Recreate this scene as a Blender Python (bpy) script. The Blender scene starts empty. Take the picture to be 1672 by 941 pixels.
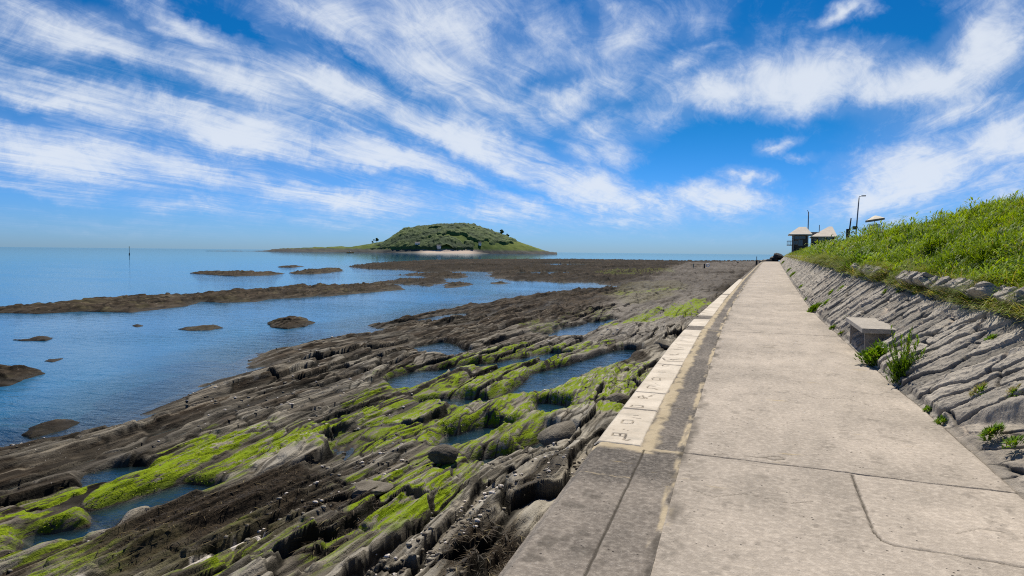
import bpy, bmesh, math, random
import numpy as np
from mathutils import Vector, Matrix
random.seed(7)
RNG = np.random.default_rng(11)
SC = bpy.context.scene
COL = SC.collection
F_PX, EYE = 1080.0, 1.6
SEA = -2.2

# ------------------------------------------------------------------ survey
# sight lines of the photograph, used to take world positions off it
_rho = math.radians(0.567)
_pit = math.atan(59.2*math.cos(_rho)/F_PX)
_psi = math.atan(425.9/1081.6)
_fh = np.array([-math.sin(_psi), math.cos(_psi), 0.0])
_r0 = np.array([math.cos(_psi), math.sin(_psi), 0.0])
FWD = math.cos(_pit)*_fh + np.array([0, 0, -math.sin(_pit)])
_u0 = np.cross(_r0, FWD)
RGT = math.cos(_rho)*_r0 + math.sin(_rho)*_u0
UPV = math.cos(_rho)*_u0 - math.sin(_rho)*_r0
CAM = np.array([0, 0, EYE])
def ray(x, y): return FWD*F_PX + RGT*(x-836.0) + UPV*(470.5-y)
def at_z(x, y, z=0.0):
    d = ray(x, y); return CAM + d*((z-EYE)/d[2])
def at_Y(x, y, Y):
    d = ray(x, y); return CAM + d*(Y/d[1])
def at_dist(x, y, D):
    d = ray(x, y); return CAM + d*(D/F_PX)
def poly_z(pts, z=SEA): return np.array([at_z(x, y, z)[:2] for x, y in pts])

# ------------------------------------------------------------------ noise
def _h(ix, iy, seed):
    n = (ix.astype(np.int64)*374761393 + iy.astype(np.int64)*668265263 + seed*974634331) & 0xFFFFFFFF
    n = ((n ^ (n >> 13))*1274126177) & 0xFFFFFFFF
    n = n ^ (n >> 16)
    return (n & 0xFFFFFF).astype(np.float64)/16777215.0
def vn(x, y, seed=0):
    fx = np.floor(x); fy = np.floor(y)
    tx = x-fx; ty = y-fy
    tx = tx*tx*tx*(tx*(tx*6-15)+10); ty = ty*ty*ty*(ty*(ty*6-15)+10)
    ix = fx.astype(np.int64); iy = fy.astype(np.int64)
    a = _h(ix, iy, seed); b = _h(ix+1, iy, seed); c = _h(ix, iy+1, seed); d = _h(ix+1, iy+1, seed)
    return (a*(1-tx)+b*tx)*(1-ty) + (c*(1-tx)+d*tx)*ty
def fbm(x, y, seed=0, octv=4, gain=0.5):
    s = np.zeros(np.shape(x)); a = 1.0; t = 0.0
    for k in range(octv):
        s = s + a*(vn(x, y, seed+k*17)-0.5)*2; t += a; a *= gain
        x = x*2.03+13.1; y = y*2.03+7.7
    return s/t
def sm(a, b, x):
    t = np.clip((x-a)/(b-a), 0, 1); return t*t*(3-2*t)
def cells(x, y, seed):
    """nearest and second nearest jittered cell: F1, F2, cell random, offset to the centre"""
    fx = np.floor(x).astype(np.int64); fy = np.floor(y).astype(np.int64)
    F1 = np.full(x.shape, 9.0); F2 = np.full(x.shape, 9.0)
    R = np.zeros(x.shape); OX = np.zeros(x.shape); OY = np.zeros(x.shape)
    for i in (-1, 0, 1):
        for j in (-1, 0, 1):
            cx = fx+i; cy = fy+j
            dx = x-(cx+0.15+0.7*_h(cx, cy, seed)); dy = y-(cy+0.15+0.7*_h(cx, cy, seed+5))
            d = np.sqrt(dx*dx+dy*dy)
            new = d < F1
            F2 = np.where(new, F1, np.minimum(F2, d))
            R = np.where(new, _h(cx, cy, seed+9), R)
            OX = np.where(new, dx, OX); OY = np.where(new, dy, OY)
            F1 = np.where(new, d, F1)
    return F1, F2, R, OX, OY
def sdf(X, Y, poly):
    """signed distance to a polygon, positive inside"""
    n = len(poly); D = np.full(X.shape, 1e9); ins = np.zeros(X.shape, bool)
    for i in range(n):
        ax, ay = poly[i]; bx, by = poly[(i+1) % n]
        ex, ey = bx-ax, by-ay
        t = np.clip(((X-ax)*ex+(Y-ay)*ey)/(ex*ex+ey*ey+1e-12), 0, 1)
        D = np.minimum(D, (X-ax-t*ex)**2+(Y-ay-t*ey)**2)
        if abs(ey) > 1e-12:
            cond = (ay > Y) != (by > Y)
            ins ^= cond & (X < ex*(Y-ay)/ey+ax)
    D = np.sqrt(D)
    return np.where(ins, D, -D)
def dline(X, Y, pts):
    D = np.full(X.shape, 1e9)
    if len(pts) == 1: pts = [pts[0], (pts[0][0]+1e-3, pts[0][1])]
    for (ax, ay), (bx, by) in zip(pts[:-1], pts[1:]):
        ex, ey = bx-ax, by-ay
        t = np.clip(((X-ax)*ex+(Y-ay)*ey)/(ex*ex+ey*ey+1e-12), 0, 1)
        D = np.minimum(D, (X-ax-t*ex)**2+(Y-ay-t*ey)**2)
    return np.sqrt(D)

# ------------------------------------------------------------------ meshes
def np_mesh(name, V, faces, mat, parent=None, attrs=None, smooth=True, loc=None):
    """V (n,3); faces: list of arrays (m,k)"""
    me = bpy.data.meshes.new(name)
    V = np.asarray(V, dtype=np.float64)
    me.vertices.add(len(V)); me.vertices.foreach_set('co', V.ravel())
    idx = np.concatenate([f.ravel() for f in faces]); tot = np.concatenate([np.full(len(f), f.shape[1]) for f in faces])
    st = np.concatenate([[0], np.cumsum(tot)[:-1]])
    me.loops.add(len(idx)); me.loops.foreach_set('vertex_index', idx.astype(np.int32))
    me.polygons.add(len(tot)); me.polygons.foreach_set('loop_start', st.astype(np.int32))
    me.polygons.foreach_set('loop_total', tot.astype(np.int32))
    me.polygons.foreach_set('use_smooth', np.full(len(tot), smooth))
    for k, a in (attrs or {}).items():
        at = me.attributes.new(k, 'FLOAT', 'POINT'); at.data.foreach_set('value', np.asarray(a, dtype=np.float32).ravel())
    me.update(calc_edges=True)
    if mat: me.materials.append(mat)
    o = bpy.data.objects.new(name, me); COL.objects.link(o)
    if parent: o.parent = parent
    if loc is not None: o.location = loc
    return o
def grid_mesh(name, X, Y, Z, mat, attrs=None, keep=None, parent=None, smooth=True):
    ni, nj = X.shape
    id_ = np.arange(ni*nj).reshape(ni, nj)
    q = np.stack([id_[:-1, :-1], id_[:-1, 1:], id_[1:, 1:], id_[1:, :-1]], -1)
    if keep is not None:
        k = keep[:-1, :-1] | keep[:-1, 1:] | keep[1:, 1:] | keep[1:, :-1]
        q = q[k]
    q = q.reshape(-1, 4)
    V = np.stack([X, Y, Z], -1).reshape(-1, 3)
    # orient upward
    a = V[q[0, 1]]-V[q[0, 0]]; b = V[q[0, 2]]-V[q[0, 0]]
    if np.cross(a, b)[2] < 0: q = q[:, ::-1]
    used = np.unique(q); mp = np.zeros(len(V), np.int64); mp[used] = np.arange(len(used))
    return np_mesh(name, V[used], [mp[q]], mat, parent, {k: np.asarray(v).reshape(-1)[used] for k, v in (attrs or {}).items()}, smooth)
class MB:
    """collects boxes, tubes and prisms for one mesh"""
    def __init__(s): s.bm = bmesh.new()
    def hexa(s, c8):
        v = [s.bm.verts.new(c) for c in c8]
        for f in ((0, 3, 2, 1), (4, 5, 6, 7), (0, 1, 5, 4), (1, 2, 6, 5), (2, 3, 7, 6), (3, 0, 4, 7)): s.bm.faces.new([v[i] for i in f])
    def box(s, x0, x1, y0, y1, z0, z1):
        s.hexa([(x0, y0, z0), (x1, y0, z0), (x1, y1, z0), (x0, y1, z0), (x0, y0, z1), (x1, y0, z1), (x1, y1, z1), (x0, y1, z1)])
    def tube(s, pts, r, n=8, cap=True):
        pts = [Vector(p) for p in pts]; rr = r if isinstance(r, (list, tuple)) else [r]*len(pts); rings = []
        for i, p in enumerate(pts):
            d = (pts[min(i+1, len(pts)-1)]-pts[max(i-1, 0)]).normalized()
            a = d.cross(Vector((0, 0, 1)) if abs(d.z) < .9 else Vector((1, 0, 0))).normalized(); b = d.cross(a)
            rings.append([s.bm.verts.new(p+(a*math.cos(t)+b*math.sin(t))*rr[i]) for t in [2*math.pi*k/n for k in range(n)]])
        for A, B in zip(rings[:-1], rings[1:]):
            for k in range(n): s.bm.faces.new((A[k], A[(k+1) % n], B[(k+1) % n], B[k]))
        if cap:
            s.bm.faces.new(rings[0]); s.bm.faces.new(rings[-1][::-1])
    def face(s, pts): s.bm.faces.new([s.bm.verts.new(p) for p in pts])
    def build(s, name, mat, parent=None, bevel=0, smooth=False):
        if bevel: bmesh.ops.bevel(s.bm, geom=list(s.bm.edges), offset=bevel, segments=2, affect='EDGES', profile=.6)
        bmesh.ops.recalc_face_normals(s.bm, faces=list(s.bm.faces))
        me = bpy.data.meshes.new(name); s.bm.to_mesh(me); s.bm.free()
        if smooth:
            for p in me.polygons: p.use_smooth = True
        me.materials.append(mat)
        o = bpy.data.objects.new(name, me); COL.objects.link(o)
        if parent: o.parent = parent
        return o
def tag(o, label=None, cat=None, group=None, kind=None):
    if label: o['label'] = label
    if cat: o['category'] = cat
    if group: o['group'] = group
    if kind: o['kind'] = kind
    return o
def empty(name, loc, rz=0):
    o = bpy.data.objects.new(name, None); COL.objects.link(o); o.location = loc; o.rotation_euler = (0, 0, rz); return o

# ------------------------------------------------------------------ node helpers
class NT:
    def __init__(s, tree): s.t = tree; s.n = tree.nodes; s.l = tree.links
    def new(s, typ, **kw):
        n = s.n.new(typ)
        for k, v in kw.items(): setattr(n, k, v)
        return n
    def set(s, sock, v):
        if v is None: return
        if isinstance(v, bpy.types.NodeSocket): s.l.new(v, sock)
        else:
            if sock.type == 'RGBA' and len(v) == 3: v = (*v, 1)
            sock.default_value = v
    def math(s, op, a, b=None, c=None, clamp=False):
        n = s.new('ShaderNodeMath', operation=op, use_clamp=clamp)
        for i, v in enumerate((a, b, c)): s.set(n.inputs[i], v)
        return n.outputs[0]
    def vmath(s, op, a, b=None, out=0):
        n = s.new('ShaderNodeVectorMath', operation=op)
        s.set(n.inputs[0], a)
        if b is not None: s.set(n.inputs[1], b)
        return n.outputs[out]
    def noise(s, vec, scale, detail=4, rough=.55, dist=0, col=False, lac=2.0):
        n = s.new('ShaderNodeTexNoise'); s.set(n.inputs['Vector'], vec)
        n.inputs['Scale'].default_value = scale; n.inputs['Detail'].default_value = detail
        n.inputs['Roughness'].default_value = rough; n.inputs['Distortion'].default_value = dist; n.inputs['Lacunarity'].default_value = lac
        return n.outputs['Color' if col else 'Fac']
    def voro(s, vec, scale, feature='F1', out='Distance'):
        n = s.new('ShaderNodeTexVoronoi', feature=feature); s.set(n.inputs['Vector'], vec); n.inputs['Scale'].default_value = scale
        return n.outputs[out]
    def mapping(s, vec, loc=(0, 0, 0), rot=(0, 0, 0), scale=(1, 1, 1), typ='POINT'):
        n = s.new('ShaderNodeMapping', vector_type=typ); s.set(n.inputs[0], vec)
        n.inputs[1].default_value = loc; n.inputs[2].default_value = rot; n.inputs[3].default_value = scale
        return n.outputs[0]
    def mix(s, fac, a, b, blend='MIX'):
        n = s.new('ShaderNodeMix', data_type='RGBA', blend_type=blend); n.clamp_factor = True
        s.set(n.inputs[0], fac); s.set(n.inputs[6], a); s.set(n.inputs[7], b)
        return n.outputs[2]
    def range(s, v, a, b, c=0., d=1., smooth=True):
        n = s.new('ShaderNodeMapRange', interpolation_type='SMOOTHSTEP' if smooth else 'LINEAR'); s.set(n.inputs[0], v)
        for i, q in enumerate((a, b, c, d)): n.inputs[i+1].default_value = q
        return n.outputs[0]
    def ramp(s, fac, stops):
        n = s.new('ShaderNodeValToRGB'); s.set(n.inputs[0], fac)
        e = n.color_ramp.elements
        while len(e) < len(stops): e.new(.5)
        for q, (p, c) in zip(e, stops): q.position = p; q.color = (*c, 1) if len(c) == 3 else c
        return n.outputs[0]
    def attr(s, name):
        n = s.new('ShaderNodeAttribute', attribute_name=name); return n.outputs['Fac']
    def bump(s, h, dist, strength=1., normal=None):
        n = s.new('ShaderNodeBump'); s.set(n.inputs['Height'], h); n.inputs['Distance'].default_value = dist
        n.inputs['Strength'].default_value = strength
        if normal is not None: s.l.new(normal, n.inputs['Normal'])
        return n.outputs[0]
def new_mat(name):
    m = bpy.data.materials.new(name); m.use_nodes = True; nt = NT(m.node_tree); nt.n.clear()
    return m, nt, nt.new('ShaderNodeOutputMaterial')
def principled(nt, out, col, rough=.8, normal=None, spec=.3, **kw):
    b = nt.new('ShaderNodeBsdfPrincipled')
    nt.set(b.inputs['Base Color'], col); nt.set(b.inputs['Roughness'], rough); b.inputs['Specular IOR Level'].default_value = spec if not isinstance(spec, bpy.types.NodeSocket) else .3
    if isinstance(spec, bpy.types.NodeSocket): nt.l.new(spec, b.inputs['Specular IOR Level'])
    if normal is not None: nt.l.new(normal, b.inputs['Normal'])
    for k, v in kw.items(): nt.set(b.inputs[k], v)
    nt.l.new(b.outputs[0], out.inputs[0]); return b
def geo_pos(nt): return nt.new('ShaderNodeNewGeometry').outputs['Position']
def simple(name, col, rough=.7, var=.25, scale=8, metal=0, bump=.003):
    m, nt, out = new_mat(name)
    tc = nt.new('ShaderNodeTexCoord').outputs['Object']
    n = nt.noise(tc, scale, 5, .6)
    c = nt.mix(n, tuple(x*(1-var) for x in col), tuple(min(1, x*(1+var)) for x in col))
    principled(nt, out, c, rough, nt.bump(nt.noise(tc, scale*6, 3), bump) if bump else None, Metallic=metal)
    return m
# ------------------------------------------------------------------ camera
cam_d = bpy.data.cameras.new('camera'); cam = bpy.data.objects.new('camera', cam_d); COL.objects.link(cam)
cam_d.sensor_width = 36.0; cam_d.lens = F_PX/1672*36.0; cam_d.clip_end = 60000; cam_d.clip_start = .05
M4 = Matrix(((RGT[0], UPV[0], -FWD[0], CAM[0]), (RGT[1], UPV[1], -FWD[1], CAM[1]), (RGT[2], UPV[2], -FWD[2], CAM[2]), (0, 0, 0, 1)))
cam.matrix_world = M4
SC.camera = cam
SC.view_settings.view_transform = 'Standard'; SC.view_settings.look = 'None'
SC.view_settings.exposure = 0.28; SC.view_settings.gamma = 1
SC.render.engine = 'CYCLES'
SC.cycles.max_bounces = 6; SC.cycles.transparent_max_bounces = 8
SC.cycles.use_denoising = False; SC.cycles.filter_width = 1.1

# ------------------------------------------------------------------ sun and sky
SUN_EL, SUN_AZ = math.radians(53), math.radians(-14)      # azimuth from +Y, positive towards +X
sd = Vector((math.cos(SUN_EL)*math.sin(SUN_AZ), math.cos(SUN_EL)*math.cos(SUN_AZ), math.sin(SUN_EL)))
sun_d = bpy.data.lights.new('sun', 'SUN'); sun = bpy.data.objects.new('sun', sun_d); COL.objects.link(sun)
sun_d.energy = 5.0; sun_d.angle = math.radians(.5); sun_d.color = (1, .93, .80)
sun.rotation_euler = sd.to_track_quat('Z', 'Y').to_euler(); sun.location = (0, 0, 50)

W = bpy.data.worlds.new('World'); SC.world = W; W.use_nodes = True
nt = NT(W.node_tree); nt.n.clear()
wo = nt.new('ShaderNodeOutputWorld'); bg = nt.new('ShaderNodeBackground'); nt.l.new(bg.outputs[0], wo.inputs[0])
bg.inputs[1].default_value = 0.078
sky = nt.new('ShaderNodeTexSky', sky_type='NISHITA'); sky.sun_disc = False
sky.sun_elevation = SUN_EL; sky.sun_rotation = SUN_AZ; sky.altitude = 0; sky.air_density = 1.0; sky.dust_density = .25; sky.ozone_density = 3.0
dirv = nt.new('ShaderNodeTexCoord').outputs['Generated']
sx = nt.new('ShaderNodeSeparateXYZ'); nt.l.new(dirv, sx.inputs[0])
dz = sx.outputs[2]
# clear-air colour: the physical sky, made deeper as through a polarising filter
hs = nt.new('ShaderNodeHueSaturation'); hs.inputs['Saturation'].default_value = 1.28; nt.l.new(sky.outputs[0], hs.inputs['Color'])
tint = nt.mix(nt.range(dz, -.02, .24), (.34, .62, 1.34), (.04, .48, .76))
clear = nt.mix(1.0, hs.outputs[0], tint, 'MULTIPLY')
# ---- high cirrus: banks laid out on a fixed gnomonic chart of the sky
cF = nt.vmath('DOT_PRODUCT', dirv, tuple(FWD), 1)
cR = nt.vmath('DOT_PRODUCT', dirv, tuple(RGT), 1); cU = nt.vmath('DOT_PRODUCT', dirv, tuple(UPV), 1)
inv = nt.math('DIVIDE', 1.0, nt.math('MAXIMUM', cF, .08))
cxy = nt.new('ShaderNodeCombineXYZ'); nt.l.new(nt.math('MULTIPLY', cR, inv), cxy.inputs[0]); nt.l.new(nt.math('MULTIPLY', cU, inv), cxy.inputs[1])
uv = cxy.outputs[0]
# plane of the cloud layer, for fibres that run to one vanishing point
izs = nt.math('DIVIDE', 1.0, nt.math('ADD', nt.math('MAXIMUM', dz, 0), .05))
pq = nt.new('ShaderNodeCombineXYZ'); nt.l.new(nt.math('MULTIPLY', sx.outputs[0], izs), pq.inputs[0]); nt.l.new(nt.math('MULTIPLY', sx.outputs[1], izs), pq.inputs[1])
pl = pq.outputs[0]
wl = nt.vmath('SUBTRACT', nt.noise(pl, .9, 3, .5, col=True), (.5, .5, .5))
plw = nt.vmath('ADD', pl, nt.vmath('MULTIPLY', wl, (.5, .5, 0)))
fib = nt.noise(nt.mapping(plw, rot=(0, 0, math.radians(3)), scale=(3.0, .26, 1)), 1.0, 8, .62, .5)
fib2 = nt.noise(nt.mapping(plw, rot=(0, 0, math.radians(4)), scale=(7.5, 1.5, 1)), 1.0, 7, .64, 1.0)
puff = nt.noise(nt.mapping(uv, scale=(11, 15, 1)), 1.0, 10, .74, .8)
w1 = nt.vmath('SUBTRACT', nt.noise(uv, 4.5, 4, .6, col=True), (.5, .5, .5))
w2 = nt.vmath('SUBTRACT', nt.noise(uv, 19, 4, .65, col=True), (.5, .5, .5))
uvw = nt.vmath('ADD', uv, nt.vmath('ADD', nt.vmath('MULTIPLY', w1, (.13, .085, 0)), nt.vmath('MULTIPLY', w2, (.06, .035, 0))))
# bank: centre x, y (px of the survey), half length, half width, slope (degrees, down to the right), density
BANKS = [
 (150, 70, 300, 42, 17, .95), (400, 140, 240, 40, 21, .95), (60, 30, 170, 30, 12, .6),
 (330, 60, 190, 24, 33, .85), (540, 165, 230, 34, 26, 1.1), (760, 240, 220, 32, 22, 1.1), (970, 308, 190, 28, 14, 1.05), (1100, 330, 130, 22, 6, .8),
 (110, 165, 260, 40, 15, 1.0), (380, 225, 300, 46, 12, 1.15), (640, 262, 260, 34, 13, 1.05), (850, 330, 160, 20, 14, .85),
 (90, 248, 270, 40, 9, 1.05), (300, 275, 220, 26, 12, .9), (560, 318, 260, 24, 7, .95), (800, 345, 150, 16, 7, .75),
 (60, 310, 160, 14, 7, .7), (300, 330, 200, 16, 8, .7), (200, 352, 260, 8, 3, .4),
 (560, 30, 210, 60, 22, .85), (720, 40, 220, 70, 18, .95), (700, 115, 230, 46, 16, .9), (860, 90, 150, 60, -5, .7), (820, 170, 150, 46, 10, .75), (470, 20, 120, 26, 40, .5),
 (1010, 60, 120, 40, -38, .7), (940, 160, 140, 36, -35, .85), (1000, 215, 120, 26, 4, .7), (990, 255, 100, 26, 10, .7), (1090, 110, 100, 18, -30, .65), (1120, 30, 110, 40, -30, .5), (990, 10, 60, 20, 10, .6),
 (930, 120, 160, 50, -20, .75), (1060, 200, 150, 30, -12, .7), (1180, 155, 170, 34, -8, 1.0), (1320, 135, 230, 48, -5, 1.25), (1500, 140, 210, 52, -8, 1.15), (1600, 80, 170, 70, -35, 1.05), (1640, 20, 100, 60, -40, .85), (1560, 190, 160, 26, -14, .85), (1440, 88, 90, 22, -25, .7), (1330, 100, 80, 12, -20, .5),
 (1390, 318, 130, 30, -8, 1.0), (1500, 280, 190, 42, -14, 1.15), (1640, 235, 170, 40, -17, 1.1), (1640, 300, 170, 40, -6, .7), (1460, 350, 180, 22, -3, .6),
 (1205, 292, 75, 15, 3, 1.05), (1190, 328, 120, 22, 7, 1.15), (1050, 318, 130, 16, 5, .8), (1010, 354, 100, 12, 2, .8), (880, 362, 70, 12, 6, .5),
 (1262, 235, 75, 12, -18, 1.0), (1300, 256, 70, 8, 3, .7), (1385, 20, 65, 16, -16, 1.1), (1260, 40, 110, 20, -20, .3), (1150, 80, 60, 9, -18, .6), (1100, 362, 240, 12, 1, .35), (180, 372, 300, 9, 2, .55), (560, 362, 240, 10, 4, .6), (960, 376, 260, 9, 1, .5), (1180, 392, 200, 8, 0, .45), (330, 390, 300, 7, 1, .4),
]
S = None
for (bx, by, hl, hw, an, dn) in BANKS:
    loc = ((bx-836)/F_PX, (470.5-by)/F_PX, 0)
    v = nt.mapping(uvw, loc=loc, rot=(0, 0, math.radians(-an)), scale=(hl*1.3/F_PX, hw*2.15/F_PX, 1), typ='TEXTURE')
    g = nt.new('ShaderNodeTexGradient', gradient_type='SPHERICAL'); nt.l.new(v, g.inputs[0])
    q = nt.math('MULTIPLY', g.outputs['Fac'], dn*1.55)
    S = q if S is None else nt.math('SMOOTH_MAX', S, q, .22)
GAPS = [(440, 266, 200, 15, 9), (200, 120, 180, 15, 16), (620, 215, 140, 12, 25), (50, 175, 110, 13, 15), (70, 322, 150, 9, 5), (375, 40, 90, 10, 30), (820, 296, 110, 11, 24), (700, 300, 130, 9, 10), (1490, 45, 110, 45, -20), (1300, 200, 230, 20, -3), (1180, 250, 130, 26, -5), (1110, 290, 70, 14, 5), (1300, 300, 60, 40, -30), (900, 130, 90, 14, -20), (560, 100, 120, 9, 30)]
for (bx, by, hl, hw, an) in GAPS:
    v = nt.mapping(uvw, loc=((bx-836)/F_PX, (470.5-by)/F_PX, 0), rot=(0, 0, math.radians(-an)), scale=(hl*1.3/F_PX, hw*1.9/F_PX, 1), typ='TEXTURE')
    g = nt.new('ShaderNodeTexGradient', gradient_type='SPHERICAL'); nt.l.new(v, g.inputs[0])
    S = nt.math('SUBTRACT', S, nt.math('MULTIPLY', g.outputs['Fac'], .6))
behind = nt.math('MULTIPLY', nt.range(nt.noise(pl, .55, 4, .55), .42, .7), .4)
S = nt.mix(nt.range(cF, .35, .12), S, behind)
d0 = nt.math('ADD', S, nt.math('MULTIPLY', nt.math('SUBTRACT', fib, .5), 1.05))
d0 = nt.math('ADD', d0, nt.math('MULTIPLY', nt.math('SUBTRACT', fib2, .5), 1.0))
d0 = nt.math('ADD', d0, nt.math('MULTIPLY', nt.math('SUBTRACT', puff, .5), 1.3))
dens = nt.range(d0, .06, 1.7)
dens = nt.math('MULTIPLY', dens, nt.range(dz, .0, .06))
veil = nt.math('MULTIPLY', nt.range(S, .15, .7), .17)
dens = nt.math('MAXIMUM', nt.math('MULTIPLY', dens, .90), nt.math('MULTIPLY', veil, nt.range(dz, .02, .12)))
cloudc = nt.mix(nt.range(d0, .5, 1.45), (5.2, 6.5, 9.2), (8.2, 8.8, 9.7))
nt.l.new(nt.mix(dens, clear, cloudc), bg.inputs[0])
W.cycles.sampling_method = 'MANUAL'; W.cycles.sample_map_resolution = 512
# ------------------------------------------------------------------ materials of the ground
def water_mat():
    m, nt, out = new_mat('sea_water')
    deep = nt.attr('deep')
    p = geo_pos(nt)
    big = nt.noise(nt.mapping(p, scale=(.05, .12, 1), rot=(0, 0, .4)), 1, 4, .55)
    mid = nt.noise(nt.mapping(p, scale=(1.3, 2.6, 1), rot=(0, 0, .35)), 1, 4, .6, .5)
    fine = nt.noise(nt.mapping(p, scale=(5, 9, 1), rot=(0, 0, .2)), 1, 4, .6, .6)
    calm = nt.range(big, .35, .65, .35, 1.)
    h = nt.math('MULTIPLY', nt.math('ADD', nt.math('MULTIPLY', mid, 1.), nt.math('MULTIPLY', fine, .22)), calm)
    far = nt.vmath('LENGTH', p, None, 1)
    h = nt.math('MULTIPLY', h, nt.range(far, 12, 260, 1., .16, False))
    nrm = nt.bump(h, .045, 1.)
    gl = nt.new('ShaderNodeBsdfGlossy'); gl.inputs['Roughness'].default_value = .04; gl.inputs['Color'].default_value = (.8, .93, 1, 1); nt.l.new(nrm, gl.inputs['Normal'])
    df = nt.new('ShaderNodeBsdfDiffuse'); nt.l.new(nt.mix(nt.range(big, .3, .7), (.010, .11, .26), (.016, .145, .32)) if False else nt.mix(deep, (.022, .045, .052), nt.mix(nt.range(big, .3, .7), (.018, .14, .30), (.028, .185, .37))), df.inputs[0])
    tr = nt.new('ShaderNodeBsdfTransparent'); nt.l.new(nt.mix(deep, (.88, .93, .95), (.55, .78, .86)), tr.inputs[0])
    body = nt.new('ShaderNodeMixShader'); nt.l.new(nt.range(deep, 0, 1, .80, .36, False), body.inputs[0]); nt.l.new(df.outputs[0], body.inputs[1]); nt.l.new(tr.outputs[0], body.inputs[2])
    fr = nt.new('ShaderNodeFresnel'); fr.inputs[0].default_value = 1.33; nt.l.new(nrm, fr.inputs['Normal'])
    mx = nt.new('ShaderNodeMixShader'); nt.l.new(nt.math('MULTIPLY', fr.outputs[0], .92), mx.inputs[0]); nt.l.new(body.outputs[0], mx.inputs[1]); nt.l.new(gl.outputs[0], mx.inputs[2])
    nt.l.new(mx.outputs[0], out.inputs[0])
    return m
def reef_mat():
    m, nt, out = new_mat('reef_rock')
    p = geo_pos(nt)
    strk = nt.mapping(p, scale=(1, .22, 1.4), rot=(0, 0, math.radians(4)))
    n1 = nt.noise(strk, 1.3, 6, .6, .3); n2 = nt.noise(strk, 7, 6, .65, .3); n3 = nt.noise(p, 34, 5, .65)
    pale = nt.attr('pale'); alg = nt.attr('alg'); weed = nt.attr('weed'); white = nt.attr('white'); grav = nt.attr('grav'); olive = nt.attr('olive')
    dark = nt.mix(nt.range(n1, .3, .7), (.018, .0135, .010), (.085, .064, .044))
    dark = nt.mix(nt.math('MULTIPLY', nt.range(n2, .52, .72), .6), dark, (.22, .175, .12))
    lam = nt.attr('lam')
    lite = nt.mix(nt.range(n1, .3, .7), (.19, .172, .14), (.41, .375, .31))
    lite = nt.mix(nt.math('MULTIPLY', nt.range(n2, .52, .72), .7), lite, (.10, .095, .09))
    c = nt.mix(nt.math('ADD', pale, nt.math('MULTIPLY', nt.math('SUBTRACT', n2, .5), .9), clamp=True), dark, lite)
    c = nt.mix(nt.math('MULTIPLY', nt.range(lam, .05, -.45), .65), c, (.028, .024, .019))
    c = nt.mix(nt.math('MULTIPLY', nt.range(nt.math('ADD', lam, nt.math('MULTIPLY', nt.math('SUBTRACT', n3, .5), .8)), .1, .6), .55), c, (.34, .30, .235))
    c = nt.mix(nt.math('MULTIPLY', nt.range(n3, .54, .66), .2), c, (.03, .026, .02))
    c = nt.mix(nt.math('MULTIPLY', olive, nt.range(n2, .3, .6)), c, (.155, .145, .062))
    gcol = nt.mix(nt.range(nt.noise(p, 20, 6, .7), .35, .65), (.12, .108, .095), (.30, .275, .25))
    c = nt.mix(nt.math('MULTIPLY', grav, .55), c, gcol)
    wcol = nt.mix(nt.range(nt.noise(p, 26, 5, .7, 1.2), .35, .65), (.008, .007, .006), (.05, .037, .025))
    c = nt.mix(weed, c, wcol)
    c = nt.mix(nt.math('MULTIPLY', nt.attr('crev'), .95), c, (.010, .009, .007))
    spk = nt.math('MULTIPLY', nt.range(nt.voro(p, 16), .16, .08), nt.range(nt.noise(p, 2.2, 3), .58, .66))
    c = nt.mix(nt.math('MULTIPLY', spk, .8), c, (.55, .52, .48))
    af = nt.math('MULTIPLY', alg, nt.range(nt.noise(strk, 9, 6, .72), .34, .56))
    acol = nt.mix(nt.range(n3, .3, .7), (.055, .085, .004), (.26, .325, .012))
    acol = nt.mix(nt.range(n2, .35, .7), acol, (.19, .27, .010))
    c = nt.mix(nt.range(af, .30, .75), c, acol)
    c = nt.mix(nt.math('MULTIPLY', white, nt.range(n3, .3, .5)), c, (.68, .62, .56))
    wet = nt.attr('wet')
    c = nt.mix(nt.math('MULTIPLY', wet, .55), c, (.016, .014, .010))
    rough = nt.math('SUBTRACT', .9, nt.math('MULTIPLY', wet, .3))
    hgt = nt.math('ADD', nt.math('MULTIPLY', n2, 1.), nt.math('MULTIPLY', n3, .30))
    nrm = nt.bump(hgt, .06, .9)
    fine = nt.noise(nt.mapping(p, scale=(1, .5, 1)), 90, 4, .7)
    nrm = nt.bump(fine, .008, .8, nrm)
    principled(nt, out, c, rough, nrm, .05)
    return m
M_WATER = water_mat(); M_REEF = reef_mat()

# ------------------------------------------------------------------ plan of the promenade (edges as functions of Y)
_k = lambda *a: (np.array(a[0::2], float), np.array(a[1::2], float))
_XR = _k(-8, 1.95, 0, 1.78, 3, 1.68, 5.5, 1.60, 7, 1.55, 8.4, 1.49, 9.5, 1.43, 11.5, 1.36, 13.2, 1.31, 18, 1.15, 22, 1.08, 38, 1.05, 80, 1.1, 175, 1.3)
_XJ = _k(-8, -.27, 0, -.43, 3.2, -.52, 5.3, -.62, 12.4, -.89, 15.7, -1.01, 22, -1.14, 40, -1.37, 118, -1.81, 175, -2.05)
_XO = _k(-8, -1.0, 0, -1.19, 3, -1.25, 5.3, -1.36, 12, -1.65, 17, -1.79, 44, -1.99, 98, -2.24, 175, -2.5)
_XC = _k(-8, -.70, 5.3, -.94, 7, -1.03, 13.7, -1.29, 22, -1.45, 44, -1.72, 98, -2.0, 175, -2.2)
def XR(Y): return np.interp(Y, *_XR)
def XJ(Y): return np.interp(Y, *_XJ)
def XO(Y): return np.interp(Y, *_XO)
def XC(Y): return np.interp(Y, *_XC)

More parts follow.
